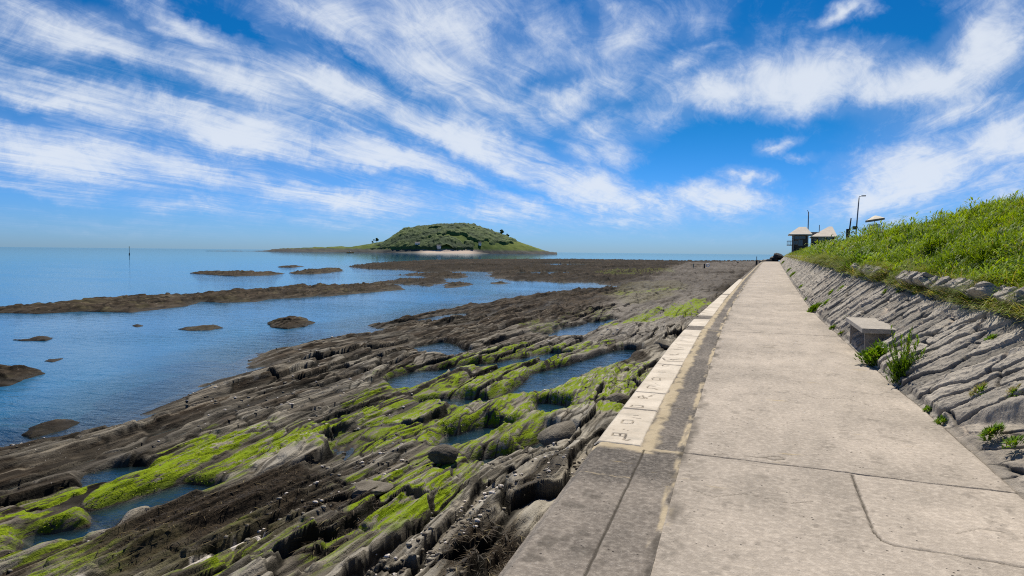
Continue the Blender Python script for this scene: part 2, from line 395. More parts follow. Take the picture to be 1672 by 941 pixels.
# ------------------------------------------------------------------ the reef
LAND = [poly_z([(830, 488), (700, 512), (655, 518), (600, 531), (612, 543), (530, 552), (478, 561), (418, 578), (395, 603), (330, 630), (290, 652), (235, 676), (185, 692), (110, 712), (40, 722), (0, 729)])]
_w = LAND[0]
LAND_MAIN = np.vstack([_w, [[-16.5, 4.0], [-17.5, -2.0], [-17.5, -12.0], [3, -12.0], [3, 200], [2, 420]],
    poly_z([(1180, 427.5), (1100, 427.2), (1000, 425.6), (920, 424.8), (760, 425.3), (661, 428), (600, 432), (566, 435.6), (605, 440), (655, 440.5), (700, 445.3), (735, 447.2), (737, 443), (790, 443.5), (806, 446), (792, 450), (812, 455), (835, 458.5), (880, 459.5), (905, 461), (960, 462), (998, 466), (1000, 470), (900, 477)])])
ISLETS = [poly_z(p) for p in (
    [(612, 463), (640, 458), (660, 456.5), (694, 455.5), (730, 455), (728, 464), (700, 467), (660, 465)],
    [(634, 449.5), (700, 447.5), (760, 447), (766, 452), (745, 455), (692, 454), (690, 451)])]
POOLS = [poly_z(p) for p in (
    [(640, 618), (690, 606), (735, 604), (800, 596), (850, 588), (905, 578), (935, 578), (880, 592), (800, 602), (760, 612), (700, 624), (660, 640), (650, 632)],
    [(690, 658), (760, 650), (800, 655), (840, 640), (880, 612), (960, 590), (1030, 573), (1032, 583), (1005, 604), (940, 618), (900, 632), (885, 645), (800, 668), (740, 665)],
    [(885, 548), (935, 534), (1000, 520), (1005, 528), (950, 546), (900, 556)],
    [(150, 775), (180, 768), (235, 770), (225, 783), (160, 796), (140, 790)],
    [(155, 838), (230, 815), (300, 795), (330, 800), (290, 815), (240, 835), (160, 858)],
    [(60, 880), (140, 866), (165, 868), (100, 890), (55, 898)],
    [(740, 715), (800, 700), (830, 703), (770, 722), (735, 735)],
    [(855, 735), (900, 715), (925, 730), (905, 752), (870, 757)],
    [(780, 758), (850, 745), (860, 755), (790, 772)],
    [(880, 660), (915, 665), (905, 690), (880, 690)],
    [(660, 570), (720, 560), (760, 575), (720, 585)],
    [(690, 522), (760, 512), (765, 518), (700, 528)],
    [(800, 446), (900, 443.5), (985, 446), (900, 449.5), (850, 449)], [(690, 437), (770, 434.5), (850, 436), (780, 438.5)], [(960, 439), (1040, 437), (1060, 438), (990, 441)], [(860, 432), (905, 430), (980, 432), (985, 435), (900, 436)],
)]
ALGAE = [(poly_z(p, -2.02), a) for p, a in (
    ([(-120, 930), (0, 850), (100, 815), (250, 770), (330, 738), (400, 700), (480, 680), (600, 640), (700, 640), (690, 660), (600, 690), (520, 720), (440, 745), (330, 785), (240, 800), (150, 830), (120, 850), (0, 890), (-80, 960)], 1.0),
    ([(480, 690), (600, 648), (740, 660), (870, 650), (878, 670), (760, 700), (640, 725), (520, 735)], .95),
    ([(560, 650), (660, 600), (820, 570), (1000, 560), (1010, 585), (900, 610), (820, 640), (700, 640)], .8),
    ([(560, 800), (690, 755), (730, 800), (700, 840), (600, 860)], 1.),
    ([(1000, 530), (1090, 505), (1150, 490), (1150, 502), (1110, 518), (1040, 528)], 1.05),
    ([(860, 640), (960, 612), (1040, 600), (1030, 640), (960, 680), (890, 690)], .8),
    ([(330, 930), (420, 880), (560, 860), (620, 875), (500, 941), (380, 990)], .7),
    ([(0, 920), (120, 880), (160, 895), (60, 941), (-40, 980)], .7),
    ([(830, 530), (1000, 500), (1010, 520), (900, 548)], .5),
    ([(640, 540), (860, 500), (900, 560), (700, 590)], .25),
    ([(760, 690), (880, 690), (860, 750), (700, 765)], .7),
    ([(960, 445), (1100, 440), (1100, 446), (1000, 452)], .5),
    ([(1000, 478), (1110, 470), (1110, 474), (1010, 483)], .6),
)]
WEED = [poly_z(p, -2.0) for p in (
    [(300, 800), (420, 770), (520, 760), (600, 790), (660, 840), (560, 850), (440, 850), (330, 880), (260, 870)],
    [(180, 880), (260, 850), (300, 890), (200, 941)],
    [(480, 870), (560, 860), (600, 880), (520, 900), (420, 910)],
    [(760, 880), (830, 850), (840, 941), (760, 960)],
    [(900, 590), (1060, 570), (1040, 600), (1010, 610), (960, 600)])]
WHITES = [[tuple(at_z(x, y, -1.75)[:2]) for x, y in l] for l in ([(262, 905), (300, 888), (345, 870), (400, 853), (425, 850)], [(70, 945), (110, 928), (140, 925)])]
OLIVE = [poly_z(p, -2.0) for p in ([(990, 480), (1020, 462), (1100, 458), (1130, 468), (1080, 490), (1020, 500)], [(100, 900), (300, 830), (520, 790), (450, 860), (200, 941)], [(250, 941), (440, 860), (480, 870), (330, 941)])]

def union_sdf(X, Y, polys):
    D = np.full(X.shape, -1e9)
    for p in polys: D = np.maximum(D, sdf(X, Y, p))
    return D
def strata(X, Y, amp=1.0, seed=0):
    """tilted beds that strike along Y: height, share of 'upper surface', fine part"""
    R = np.hypot(X, Y)
    w = 1.1*fbm(X/5.0, Y/17.0, 3+seed, 3)+.30*fbm(X/1.3, Y/4.2, 5+seed, 3)
    c = X+.055*Y+w
    def saw(per, seed2, steep, lng):
        ph = c/per+.55*fbm(X/(per*2.2), Y/(per*9), seed2, 2)
        bed = np.floor(ph); fr = ph-bed
        bi = bed.astype(np.int64); q = Y/lng+_h(bi, bi*0, seed2+1)*7+.35*fbm(X/.9, Y/1.2, seed2+6, 2); qi = np.floor(q); qf = sm(.93, 1., q-qi); qi = qi.astype(np.int64)
        off = _h(bi, qi, seed2+2)*(1-qf)+_h(bi, qi+1, seed2+2)*qf
        prof = np.where(fr < steep, fr/steep, (1-fr)/(1-steep))   # slow rise towards +X then a drop
        prof = prof**.75
        return prof*(.35+.95*off), fr, off
    a, fa, oa = saw(2.1, 21+seed, .86, 5.5)
    b, fb, ob = saw(.62, 31+seed, .84, 1.9)
    d, fd, od = saw(.19, 41+seed, .8, .8)
    e = fbm(X/.9, Y/2.6, 51+seed, 5)
    f1 = fbm(X/.10, Y/.32, 61+seed, 3)
    cx = fbm(X/2.2, Y/1.3, 71+seed, 3)
    near = sm(24, 9, R)
    # jointed plates: long blocks split by dark crevices
    wx = .30*fbm(X/.9, Y/2.2, 81+seed, 3)+.07*fbm(X/.2, Y/.5, 83+seed, 2); wy = .5*fbm(X/1.1, Y/1.6, 85+seed, 3)
    F1, F2, r1, ox, oy = cells((c+wx)/.72, (Y+wy)/2.9, 87+seed)
    g1 = F2-F1
    E1, E2, r2, px, py = cells((c+.6*wx)/.24, (Y+wy)/1.2, 89+seed)
    g2 = E2-E1
    lone = sm(-.25, .25, fbm(X/2.6, Y/6, 91+seed, 2))
    lam = fbm(c/.075, Y/1.3, 95+seed, 3)
    # coarse form, cut into flat-topped beds
    h = amp*(.22*(a-.35)+.15*(b-.4)+.09*e+.10*np.minimum(cx+.1, .25))
    h = h+amp*lone*((.17*(r1-.35)+.20*ox+.07)*sm(.0, .075, g1)-.07)
    stp = .085; hq = h/stp+.5*fbm(X/1.6, Y/5, 97+seed, 2); hf = np.floor(hq); hr = hq-hf
    h = h+.8*amp*stp*(sm(.5, .98, hr)-hr)*sm(50, 20, R)
    # fine relief
    h = h+amp*(((.06*(r2-.35)+.06*px+.03)*sm(.0, .13, g2)-.03)*sm(24, 9, R)+.006*lam*sm(11, 6.5, R)+.006*f1*near)
    h = h+amp*(.012*np.abs(fbm(X/.2, Y/.34, 98+seed, 3))*sm(18, 8, R)-.035*np.abs(fbm(X/.5, Y/1.3, 99+seed, 3)))
    tint = .95*(r2-.5)+.8*(r1-.5)*lone
    crev = np.maximum(sm(.10, .02, g1)*lone, .9*sm(.13, .02, g2)*sm(-.1, .3, fbm(X/.8, Y/1.5, 93+seed, 2)))
    return h, a, b, d, e, crev, lam, tint
def reef_fields(X, Y):
    R = np.hypot(X, Y)
    edge_n = .35*fbm(X/1.6, Y/4.5, 101, 3)*np.clip(R/14, .6, 3)
    D = np.maximum(sdf(X, Y, LAND_MAIN), union_sdf(X, Y, ISLETS))+edge_n
    h, a, b, d, e, crev, lam, tint = strata(X, Y)
    wallD = XO(Y)-X                        # metres seaward of the wall
    grav = sm(-1.5, 2.5, sdf(X, Y, poly_z([(960, 560), (1100, 566), (1140, 525), (1180, 485), (1215, 456), (1242, 432), (1236, 428), (1120, 430), (1080, 444), (1000, 470), (985, 500), (900, 560), (860, 600), (960, 600), (1060, 600)], -2.0))+1.6*fbm(X/2, Y/6, 110, 3))*sm(10, 22, Y)*sm(-.75, -.1, fbm(X/3.5, Y/14, 111, 3)+.1)
    ampR = np.clip(D/1.6+.25, .05, 1)*(1-.35*grav)*(.90+.55*sm(45, 130, R))
    inb = sm(-.4, 1.0, D)
    base = SEA+np.where(D < 0, D*.30, 0)-.10+inb*.19+.014*np.clip(D, 0, 7)+.16*sm(6, 1, wallD)+.35*sm(60, 200, R)*inb*np.clip(D/8, 0, 1)
    base = np.maximum(base, SEA-1.9)
    dp0 = union_sdf(X, Y, POOLS)
    ampR = ampR*(1-.45*sm(-1.6, .0, dp0))
    z = base+h*ampR
    dp = dp0+.22*fbm(X/.8, Y/2.2, 120, 3)*np.clip(R/12, .7, 3)
    pool = sm(-.35, .15, dp)
    z = z*(1-pool)+np.minimum(z, SEA-.36+.12*fbm(X/.5, Y/1.2, 122, 3)+.12*(b-.5))*pool
    z = np.where(z < SEA, np.maximum(z, SEA-2.2), z)
    alg = np.zeros(X.shape)
    an = .9*fbm(X/1.1, Y/4.0, 130, 4)+.5*fbm(X/.3, Y/1.1, 133, 3)
    for p, aa in ALGAE: alg = np.maximum(alg, sm(-.85, .3, sdf(X, Y, p)*.9+an*.8)*aa)
    alg = alg*sm(-.55, .1, (b-.45)+.5*(a-.5)+.6*an+.20)*(1-.85*sm(.2, .6, crev))*sm(-.8, -.3, fbm(X/.45, Y/1.5, 137, 4))*sm(SEA-.02, SEA+.05, z)
    weed = sm(-.5, .3, union_sdf(X, Y, WEED)+.7*fbm(X/.7, Y/1.6, 140, 4))
    weed = np.maximum(weed, .8*sm(.25, .5, fbm(X/1.5, Y/5, 144, 4))*sm(SEA+.35, SEA+.1, z)*sm(1, 4, D))
    white = np.zeros(X.shape)
    for l in WHITES: white = np.maximum(white, sm(.09, .03, dline(X, Y, l)+.10*fbm(X/.12, Y/.2, 150, 3)))
    olive = sm(-.4, .6, union_sdf(X, Y, OLIVE)+.8*fbm(X/1.2, Y/3, 155, 3))
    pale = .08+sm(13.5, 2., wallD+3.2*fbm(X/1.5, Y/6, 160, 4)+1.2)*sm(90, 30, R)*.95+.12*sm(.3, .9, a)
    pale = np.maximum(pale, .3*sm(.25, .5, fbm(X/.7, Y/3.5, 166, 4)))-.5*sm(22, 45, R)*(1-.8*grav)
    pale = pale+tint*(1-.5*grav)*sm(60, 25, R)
    weed = np.maximum(weed, .6*sm(.26, .06, b+.35*fbm(X/.5, Y/1.4, 147, 3))*sm(1, 3, D)*(1-.7*grav))  # low parts of the beds darkened with the weed colour
    weed = np.maximum(weed, .6*sm(40, 85, R)*(1-.5*grav)*sm(-.5, .3, fbm(X/4, Y/9, 148, 3)))
    crev = np.maximum(crev, .55*sm(38, 80, R)*(1-.75*grav)*sm(-.6, .2, fbm(X/3, Y/7, 149, 4)))
    wet = sm(SEA+.20, SEA+.03, z+.05*fbm(X/.3, Y/.8, 170, 2))
    return z, dict(alg=alg, weed=weed*(1-.8*alg), white=white, pale=pale, grav=grav, wet=wet, olive=olive, lam=lam*sm(70, 20, R), crev=crev*(1-.55*alg)*(1-.4*grav)), D
# near shelf: a grid laid along the strike of the beds; outer shelf: a fan that widens with distance
_xn = np.concatenate([np.arange(-23, -11, .021), np.arange(-11, -.95, .0125)])
_yn = [.6]
while _yn[-1] < 46: _yn.append(_yn[-1]+max(.022, .0034*_yn[-1]))
_X1, _Y1 = np.meshgrid(_xn, np.array(_yn), indexing='ij')
_r = [21.]
while _r[-1] < 520: _r.append(_r[-1]*(1.0032 if _r[-1] < 75 else 1.0066))
_RR, _TT = np.meshgrid(np.array(_r), np.radians(np.linspace(-72, 2.5, 1100)), indexing='ij')
_X2 = _RR*np.sin(_TT); _Y2 = _RR*np.cos(_TT)
_V = []; _F = []; _AA = {}; _o = 0
for _X, _Y, _own in ((_X1, _Y1, None), (_X2, _Y2, (_Y2 > 45.6) | (_X2 < -22.7))):
    _Z, _A, _D = reef_fields(_X, _Y)
    _keep = (_X < XO(_Y)+.12) & (_Z > SEA-1.7)
    if _own is not None: _keep &= _own
    _id = np.arange(_X.size).reshape(_X.shape)
    _q = np.stack([_id[:-1, :-1], _id[:-1, 1:], _id[1:, 1:], _id[1:, :-1]], -1)
    _kp = _keep[:-1, :-1] & _keep[:-1, 1:] & _keep[1:, 1:] & _keep[1:, :-1]
    _q = _q[_kp]; _P = np.stack([_X, _Y, _Z], -1).reshape(-1, 3)
    if np.cross(_P[_q[0, 1]]-_P[_q[0, 0]], _P[_q[0, 2]]-_P[_q[0, 0]])[2] < 0: _q = _q[:, ::-1]
    _us = np.unique(_q); _mp = np.zeros(len(_P), np.int64); _mp[_us] = np.arange(len(_us))
    _V.append(_P[_us]); _F.append(_mp[_q]+_o); _o += len(_us)
    for _n, _v in _A.items(): _AA.setdefault(_n, []).append(np.asarray(_v).reshape(-1)[_us])
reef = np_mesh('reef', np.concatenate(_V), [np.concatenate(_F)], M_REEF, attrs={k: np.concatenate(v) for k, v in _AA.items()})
tag(reef, 'dark ridged rock shelf bared at low tide, patched with bright green weed', 'reef', kind='structure')

def flat(name, s, z, mat, hole=None):
    mb = MB(); mb.face([(-s, -s*.2, z), (s, -s*.2, z), (s, s, z), (-s, s, z)]); return mb.build(name, mat)
_r = np.concatenate([[2.], 4.5*np.exp(np.arange(0, 4.6, .0085)), 4.5*np.exp(np.arange(4.65, 8.2, .12))]); _th = np.radians(np.linspace(-110, 100, 1260))
_RR, _TT = np.meshgrid(_r, _th, indexing='ij'); _X = _RR*np.sin(_TT); _Y = _RR*np.cos(_TT)
_dep = np.ones(_X.shape); _m = (_RR < 330) & (_X < XO(np.clip(_Y, -8, 175))+1) & (_Y > -12)
_dep[_m] = np.clip((SEA-reef_fields(_X[_m], _Y[_m])[0]-.04)/1.2, 0, 1)
sea = tag(grid_mesh('sea', _X, _Y, np.full(_X.shape, SEA), M_WATER, dict(deep=_dep)), kind='structure')
seabed = tag(flat('seabed', 14000, SEA-1.72, simple('seabed_sand', (.05, .11, .12), .9, .5, .3, bump=0)), kind='structure')

# ------------------------------------------------------------------ rocks standing in the water
def rock_in_water(name, px, label, group, hmax, res, seed, cat='rock', slope=.6, alg=0.):
    P_ = poly_z(px)
    lo = P_.min(0)-.6; hi = P_.max(0)+.6
    nx = int(min(420, max(24, (hi[0]-lo[0])/res))); ny = int(min(420, max(24, (hi[1]-lo[1])/res)))
    X, Y = np.meshgrid(np.linspace(lo[0], hi[0], nx), np.linspace(lo[1], hi[1], ny), indexing='ij')
    size = float(np.sqrt(abs(np.prod(hi-lo)))); 
    D = sdf(X, Y, P_)+.10*size**.5*fbm(X/(.25*size**.7+.2), Y/(.45*size**.7+.3), seed, 3)
    h, a, b, d, e, crev, lam, tint = strata(X*1.2, Y*1.2, 1, seed)
    z = SEA+np.where(D < 0, np.maximum(D*1.1, -1.), hmax*.55*np.clip(D/(.22*size+.05), 0, 1)**.6)+np.clip(D*1.2+.05, 0, 1)*h*min(1.0, hmax*2.0)+.12*hmax*fbm(X/.25, Y/.3, seed+3, 4)
    c0 = np.array([P_[:, 0].mean(), P_[:, 1].mean(), SEA])
    wet = sm(SEA+.16, SEA+.02, z)
    A = dict(lam=lam*.5, alg=np.full(X.shape, alg)*sm(-.1, .4, fbm(X/.5, Y/.8, seed+5, 3)), weed=.6*sm(0, .4, fbm(X/.5, Y/1.2, seed+7, 4)), white=X*0, crev=np.clip(crev+.12, 0, 1), pale=-.45+.5*tint+.35*sm(.2, .7, e), grav=X*0, wet=wet, olive=.3*sm(0, .5, fbm(X/.8, Y/1.2, seed+8, 3)))
    o = grid_mesh(name, X-c0[0], Y-c0[1], z-c0[2], M_REEF, A, (z > SEA-.55))
    o.location = c0
    return tag(o, label, cat, group)
G1 = 'rocks standing in the shallow water'
rock_in_water('rock', [(436, 528), (448, 522), (475, 519.5), (500, 522), (513, 527), (496, 534), (470, 537.5), (444, 535)], 'largest rounded weedy rock alone in the open water', G1, .42, .035, 201)
rock_in_water('rock', [(290, 538), (315, 534), (350, 531.5), (365, 536), (345, 540), (310, 540.5)], 'low flat rock with a thin spit, in mid water', G1, .22, .035, 202)
rock_in_water('rock', [(217, 532.5), (224, 530.5), (233, 532.5), (225, 535)], 'tiny dark rock tip poking up by itself below the long ledge', G1, .14, .03, 203)
rock_in_water('rock', [(14, 555), (40, 555), (52, 552), (75, 550.5), (90, 552), (78, 557), (50, 557.5), (30, 557)], 'low rock with a pointed tail of stones, above the sliver of rock', G1, .20, .03, 204)
rock_in_water('rock', [(68, 590.5), (80, 587), (102, 585.5), (103, 588), (85, 592)], 'thin sliver of rock just breaking the surface', G1, .10, .025, 205)
rock_in_water('rock', [(-60, 612), (-10, 604), (25, 603.5), (55, 606), (70, 611), (40, 620), (10, 630), (-60, 636)], 'broad brown rock cut off by the edge of the view', G1, .42, .04, 206, alg=.15)
rock_in_water('rock', [(33, 711), (55, 698), (80, 688.5), (110, 687), (124, 691), (105, 700), (75, 709), (50, 715)], 'jagged tan rock just off the shore of the reef', G1, .26, .02, 207, alg=.3)
rock_in_water('rock', [(724, 466), (732, 462.5), (770, 463.5), (774, 465), (745, 469.5), (728, 471)], 'narrow flat skerry in front of the far rock platform', G1, .3, .09, 208)
rock_in_water('rock', [(801, 462), (815, 461), (835, 462.3), (820, 464.5), (803, 464)], 'small flat skerry inside the far inlet', G1, .2, .09, 209)
G2 = 'long rock ledges in the bay'
rock_in_water('rock_ledge', [(-200, 509), (0, 505), (60, 499), (150, 492), (215, 487), (320, 481.5), (420, 474.5), (480, 470.5), (540, 468), (600, 466.5), (655, 468), (658, 473), (610, 478), (540, 484), (440, 489), (420, 493), (360, 495), (330, 493), (300, 500), (250, 507), (215, 511.5), (130, 509), (60, 513), (0, 512), (-200, 516)], 'longest dark rock ledge running right across the bay', G2, .5, .16, 210, 'rock ledge', .5)
rock_in_water('rock_ledge', [(306, 446.5), (330, 444.6), (400, 445.5), (440, 446), (466, 447), (440, 450), (385, 451.3), (350, 449.5)], 'low rock ledge farther out, straight in front of the beacon', G2, .45, .25, 211, 'rock ledge', .4)
rock_in_water('rock_ledge', [(473, 446), (500, 441.5), (540, 438.5), (556, 439.5), (560, 443), (520, 447.5), (480, 448.2)], 'short rock ledge between the outer ledge and the far platform', G2, .5, .25, 212, 'rock ledge', .4)
rock_in_water('rock_ledge', [(452, 435.8), (480, 434.4), (497, 435.3), (480, 437), (455, 437)], 'smallest outermost rock ledge, a thin dark line', G2, .35, .4, 213, 'rock ledge', .3)
rock_in_water('rock_ledge', [(596, 464), (620, 461.5), (642, 461.6), (640, 465), (610, 466)], 'thin brown ledge touching the tip of the longest ledge', G2, .3, .15, 214, 'rock ledge', .4)
# ------------------------------------------------------------------ promenade
def aggregate_mat(name, lightc, darkc):
    """weathered concrete with exposed stones; attributes: dirt (dark joints), cement (sandy mortar), wear (0 dark - 1 pale)"""
    m, nt, out = new_mat(name)
    p = geo_pos(nt)
    n1 = nt.noise(p, .9, 6, .6); n2 = nt.noise(nt.mapping(p, scale=(1.6, .5, 1)), 2.4, 6, .65); n3 = nt.noise(p, 24, 5, .7); n4 = nt.noise(p, 95, 3, .7)
    wear = nt.attr('wear'); dirt = nt.attr('dirt'); cem = nt.attr('cement')
    f = nt.math('ADD', nt.math('MULTIPLY', nt.math('SUBTRACT', n1, .5), 1.7), nt.math('MULTIPLY', nt.math('SUBTRACT', n2, .5), 1.9))
    c = nt.mix(nt.math('ADD', wear, nt.math('MULTIPLY', f, .8), clamp=True), darkc, lightc)
    c = nt.mix(nt.range(n3, .40, .72), nt.mix(.24, c, (0.06, .05, .04)), nt.mix(.20, c, (.66, .59, .5)))
    c = nt.mix(nt.math('MULTIPLY', nt.range(n4, .60, .72), .5), c, (.58, .53, .47))
    pit = nt.math('MULTIPLY', nt.range(nt.voro(p, 17), .13, .06), nt.range(nt.noise(p, 3.3, 3), .45, .6))
    c = nt.mix(nt.math('MULTIPLY', pit, .85), c, (.05, .042, .036))
    peb = nt.math('MULTIPLY', nt.range(nt.voro(nt.mapping(p, loc=(3, 1, 0)), 27), .2, .12), nt.range(nt.noise(p, 1.7, 3), .5, .68))
    c = nt.mix(nt.math('MULTIPLY', peb, .7), c, (.16, .14, .125))
    rust = nt.math('MULTIPLY', nt.range(nt.noise(nt.mapping(p, scale=(1.2, 5, 1), loc=(4, 2, 0)), 1.6, 4), .66, .74), .35)
    c = nt.mix(rust, c, (.44, .33, .14))
    c = nt.mix(nt.math('MULTIPLY', cem, .9), c, nt.mix(n2, (.30, .24, .15), (.56, .47, .33)))
    c = nt.mix(nt.math('MULTIPLY', dirt, .9), c, (.05, .044, .036))
    h = nt.math('ADD', nt.math('ADD', nt.math('MULTIPLY', n3, .6), nt.math('MULTIPLY', n4, .4)), nt.math('MULTIPLY', pit, -.8))
    principled(nt, out, c, .9, nt.bump(h, .012, .9), .08)
    return m
M_PATH = aggregate_mat('path_concrete', (.53, .46, .385), (.32, .28, .235))
M_DARK = aggregate_mat('dark_aggregate', (.30, .26, .22), (.095, .085, .076))
def stone_mat():
    m, nt, out = new_mat('cream_limestone'); p = geo_pos(nt)
    n1 = nt.noise(p, 2.2, 5, .6); n3 = nt.noise(p, 30, 5, .7)
    c = nt.mix(nt.range(n1, .3, .7), (.44, .38, .30), (.60, .53, .435))
    c = nt.mix(nt.math('MULTIPLY', nt.range(n3, .5, .7), .4), c, (.33, .285, .22))
    c = nt.mix(nt.math('MULTIPLY', nt.range(nt.noise(nt.mapping(p, loc=(7, 3, 0)), 4.5, 5, .7), .5, .68), .5), c, (.30, .27, .22))
    c = nt.mix(nt.math('MULTIPLY', nt.attr('dirt'), nt.range(n3, .25, .55, .25, .62)), c, (.12, .095, .06))
    principled(nt, out, c, .8, nt.bump(n3, .006, .7), .25)
    return m
M_STONE = stone_mat()
JOINTS = [-2.9, 5.36, 14.35, 22.9, 31.0, 39.5, 48.5, 57, 66, 75, 84, 94, 105, 117, 130, 144]
def rows(y0, y1, k, mn, extra=(), fine=(.03, .015, .006, 0)):
    r = [y0]
    while r[-1] < y1: r.append(r[-1]+max(mn, k*abs(r[-1])))
    for e in extra:
        for d in fine: r += [e-d, e+d]
    return np.unique(np.round(np.array([q for q in r if y0 <= q <= y1]), 4))
PATH_END = 158.0
def build_path():
    y = rows(-6, PATH_END, .0032, .011, JOINTS)
    s = np.unique(np.concatenate([np.linspace(0, 1, 230), np.linspace(0, .03, 14), np.linspace(.97, 1, 10)]))
    Yg, Sg = np.meshgrid(y, s, indexing='ij')
    xl = XJ(Yg); xr = XR(Yg)+.16
    Xg = xl+(xr-xl)*Sg
    wob = .006*fbm(Xg*5, Yg*.2, 300, 3)
    z = .012*fbm(Xg/1.2, Yg/1.5, 301, 3)+.0022*fbm(Xg/.06, Yg/.06, 302, 2)
    dirt = np.zeros(Yg.shape); wear = .55+.25*fbm(Xg/.8, Yg/1.7, 303, 4)
    for j in JOINTS:
        near = 1.0 if j < 10 else .55
        d = np.abs(Yg-j-.02*fbm(Xg/.5, Xg*0+j, 305, 3)*near)
        g = sm(.013 if j < 20 else .02, .003, d); z -= .014*g
        dirt = np.maximum(dirt, g*(.95 if j < 30 else .6)); dirt = np.maximum(dirt, .28*sm(.09, .0, d)*sm(-.2, .4, fbm(Xg/.25, Yg/.1, 307, 3)))
    # repair patch with its own crack at the near right
    crack = [tuple(at_z(a, b)[:2]) for a, b in ((1391, 776), (1402, 805), (1416, 840), (1427, 868), (1440, 882), (1462, 891), (1540, 903), (1672, 926), (1800, 950))]
    d = dline(Xg, Yg, crack)+.004*fbm(Xg/.05, Yg/.05, 309, 2)
    g = sm(.012, .003, d); z -= .012*g; dirt = np.maximum(dirt, g)
    pp = sdf(Xg, Yg, np.array(crack+[(3.2, 4.2), (3.2, 5.36), (.6, 5.36)]))
    wear += .30*sm(-.01, .01, pp)
    cr2 = [tuple(at_z(a, b)[:2]) for a, b in ((1215, 745), (1235, 747), (1250, 748), (1262, 752), (1282, 750), (1270, 746), (1252, 747))]
    g = sm(.012, .004, dline(Xg, Yg, cr2)); dirt = np.maximum(dirt, .8*g); z -= .006*g
    for ck in ([(1130, 800), (1165, 812), (1215, 806), (1290, 822), (1330, 818)], [(1300, 640), (1335, 652), (1380, 650), (1420, 663)], [(1190, 600), (1230, 606), (1260, 603)], [(1560, 870), (1600, 862), (1640, 868)]):
        g = sm(.008, .002, dline(Xg, Yg, [tuple(at_z(a, b)[:2]) for a, b in ck])+.006*np.abs(fbm(Xg/.06, Yg/.06, 331, 3))); dirt = np.maximum(dirt, .7*g); z -= .004*g
    wear += .30*fbm(Xg/2.2, Yg/.9, 333, 3)-.16*sm(.25, .75, fbm(Xg/.35, Yg/.5, 335, 5))
    dirt = np.maximum(dirt,   .28*sm(.70, .82, vn(Xg/.16+40, Yg/.20, 337)*.6+.4*vn(Xg/.035, Yg/.035, 339)))
    # dirt kept along both edges
    eR = (XR(Yg)-Xg); eL = Xg-XJ(Yg)
    nd = fbm(Xg/.12, Yg/.25, 311, 4)
    dirt = np.maximum(dirt, .9*sm(.022, .004, np.abs(eR-.012*nd)))
    z -= .012*sm(.02, .004, np.abs(eR-.012*nd))
    dirt = np.maximum(dirt, .75*sm(.10, .0, eL+.06*nd)*sm(-.1, .35, fbm(Xg/.3, Yg/.4, 313, 3)))
    wear -= .35*sm(.55, .0, eR)*sm(-.3, .4, fbm(Xg/.5, Yg/1.0, 315, 3)); wear -= .22*sm(.35, 0, eL+.1*nd)
    cem = .55*sm(.3, .6, fbm(Xg/.06, Yg/.16, 317, 3))*sm(.05, .01, eL)
    o = grid_mesh('footpath', Xg, Yg, z, M_PATH, dict(dirt=dirt, wear=np.clip(wear, 0, 1), cement=cem))
    return tag(o, 'pale concrete promenade path with cross joints and a patched corner', 'path', kind='structure')
build_path()

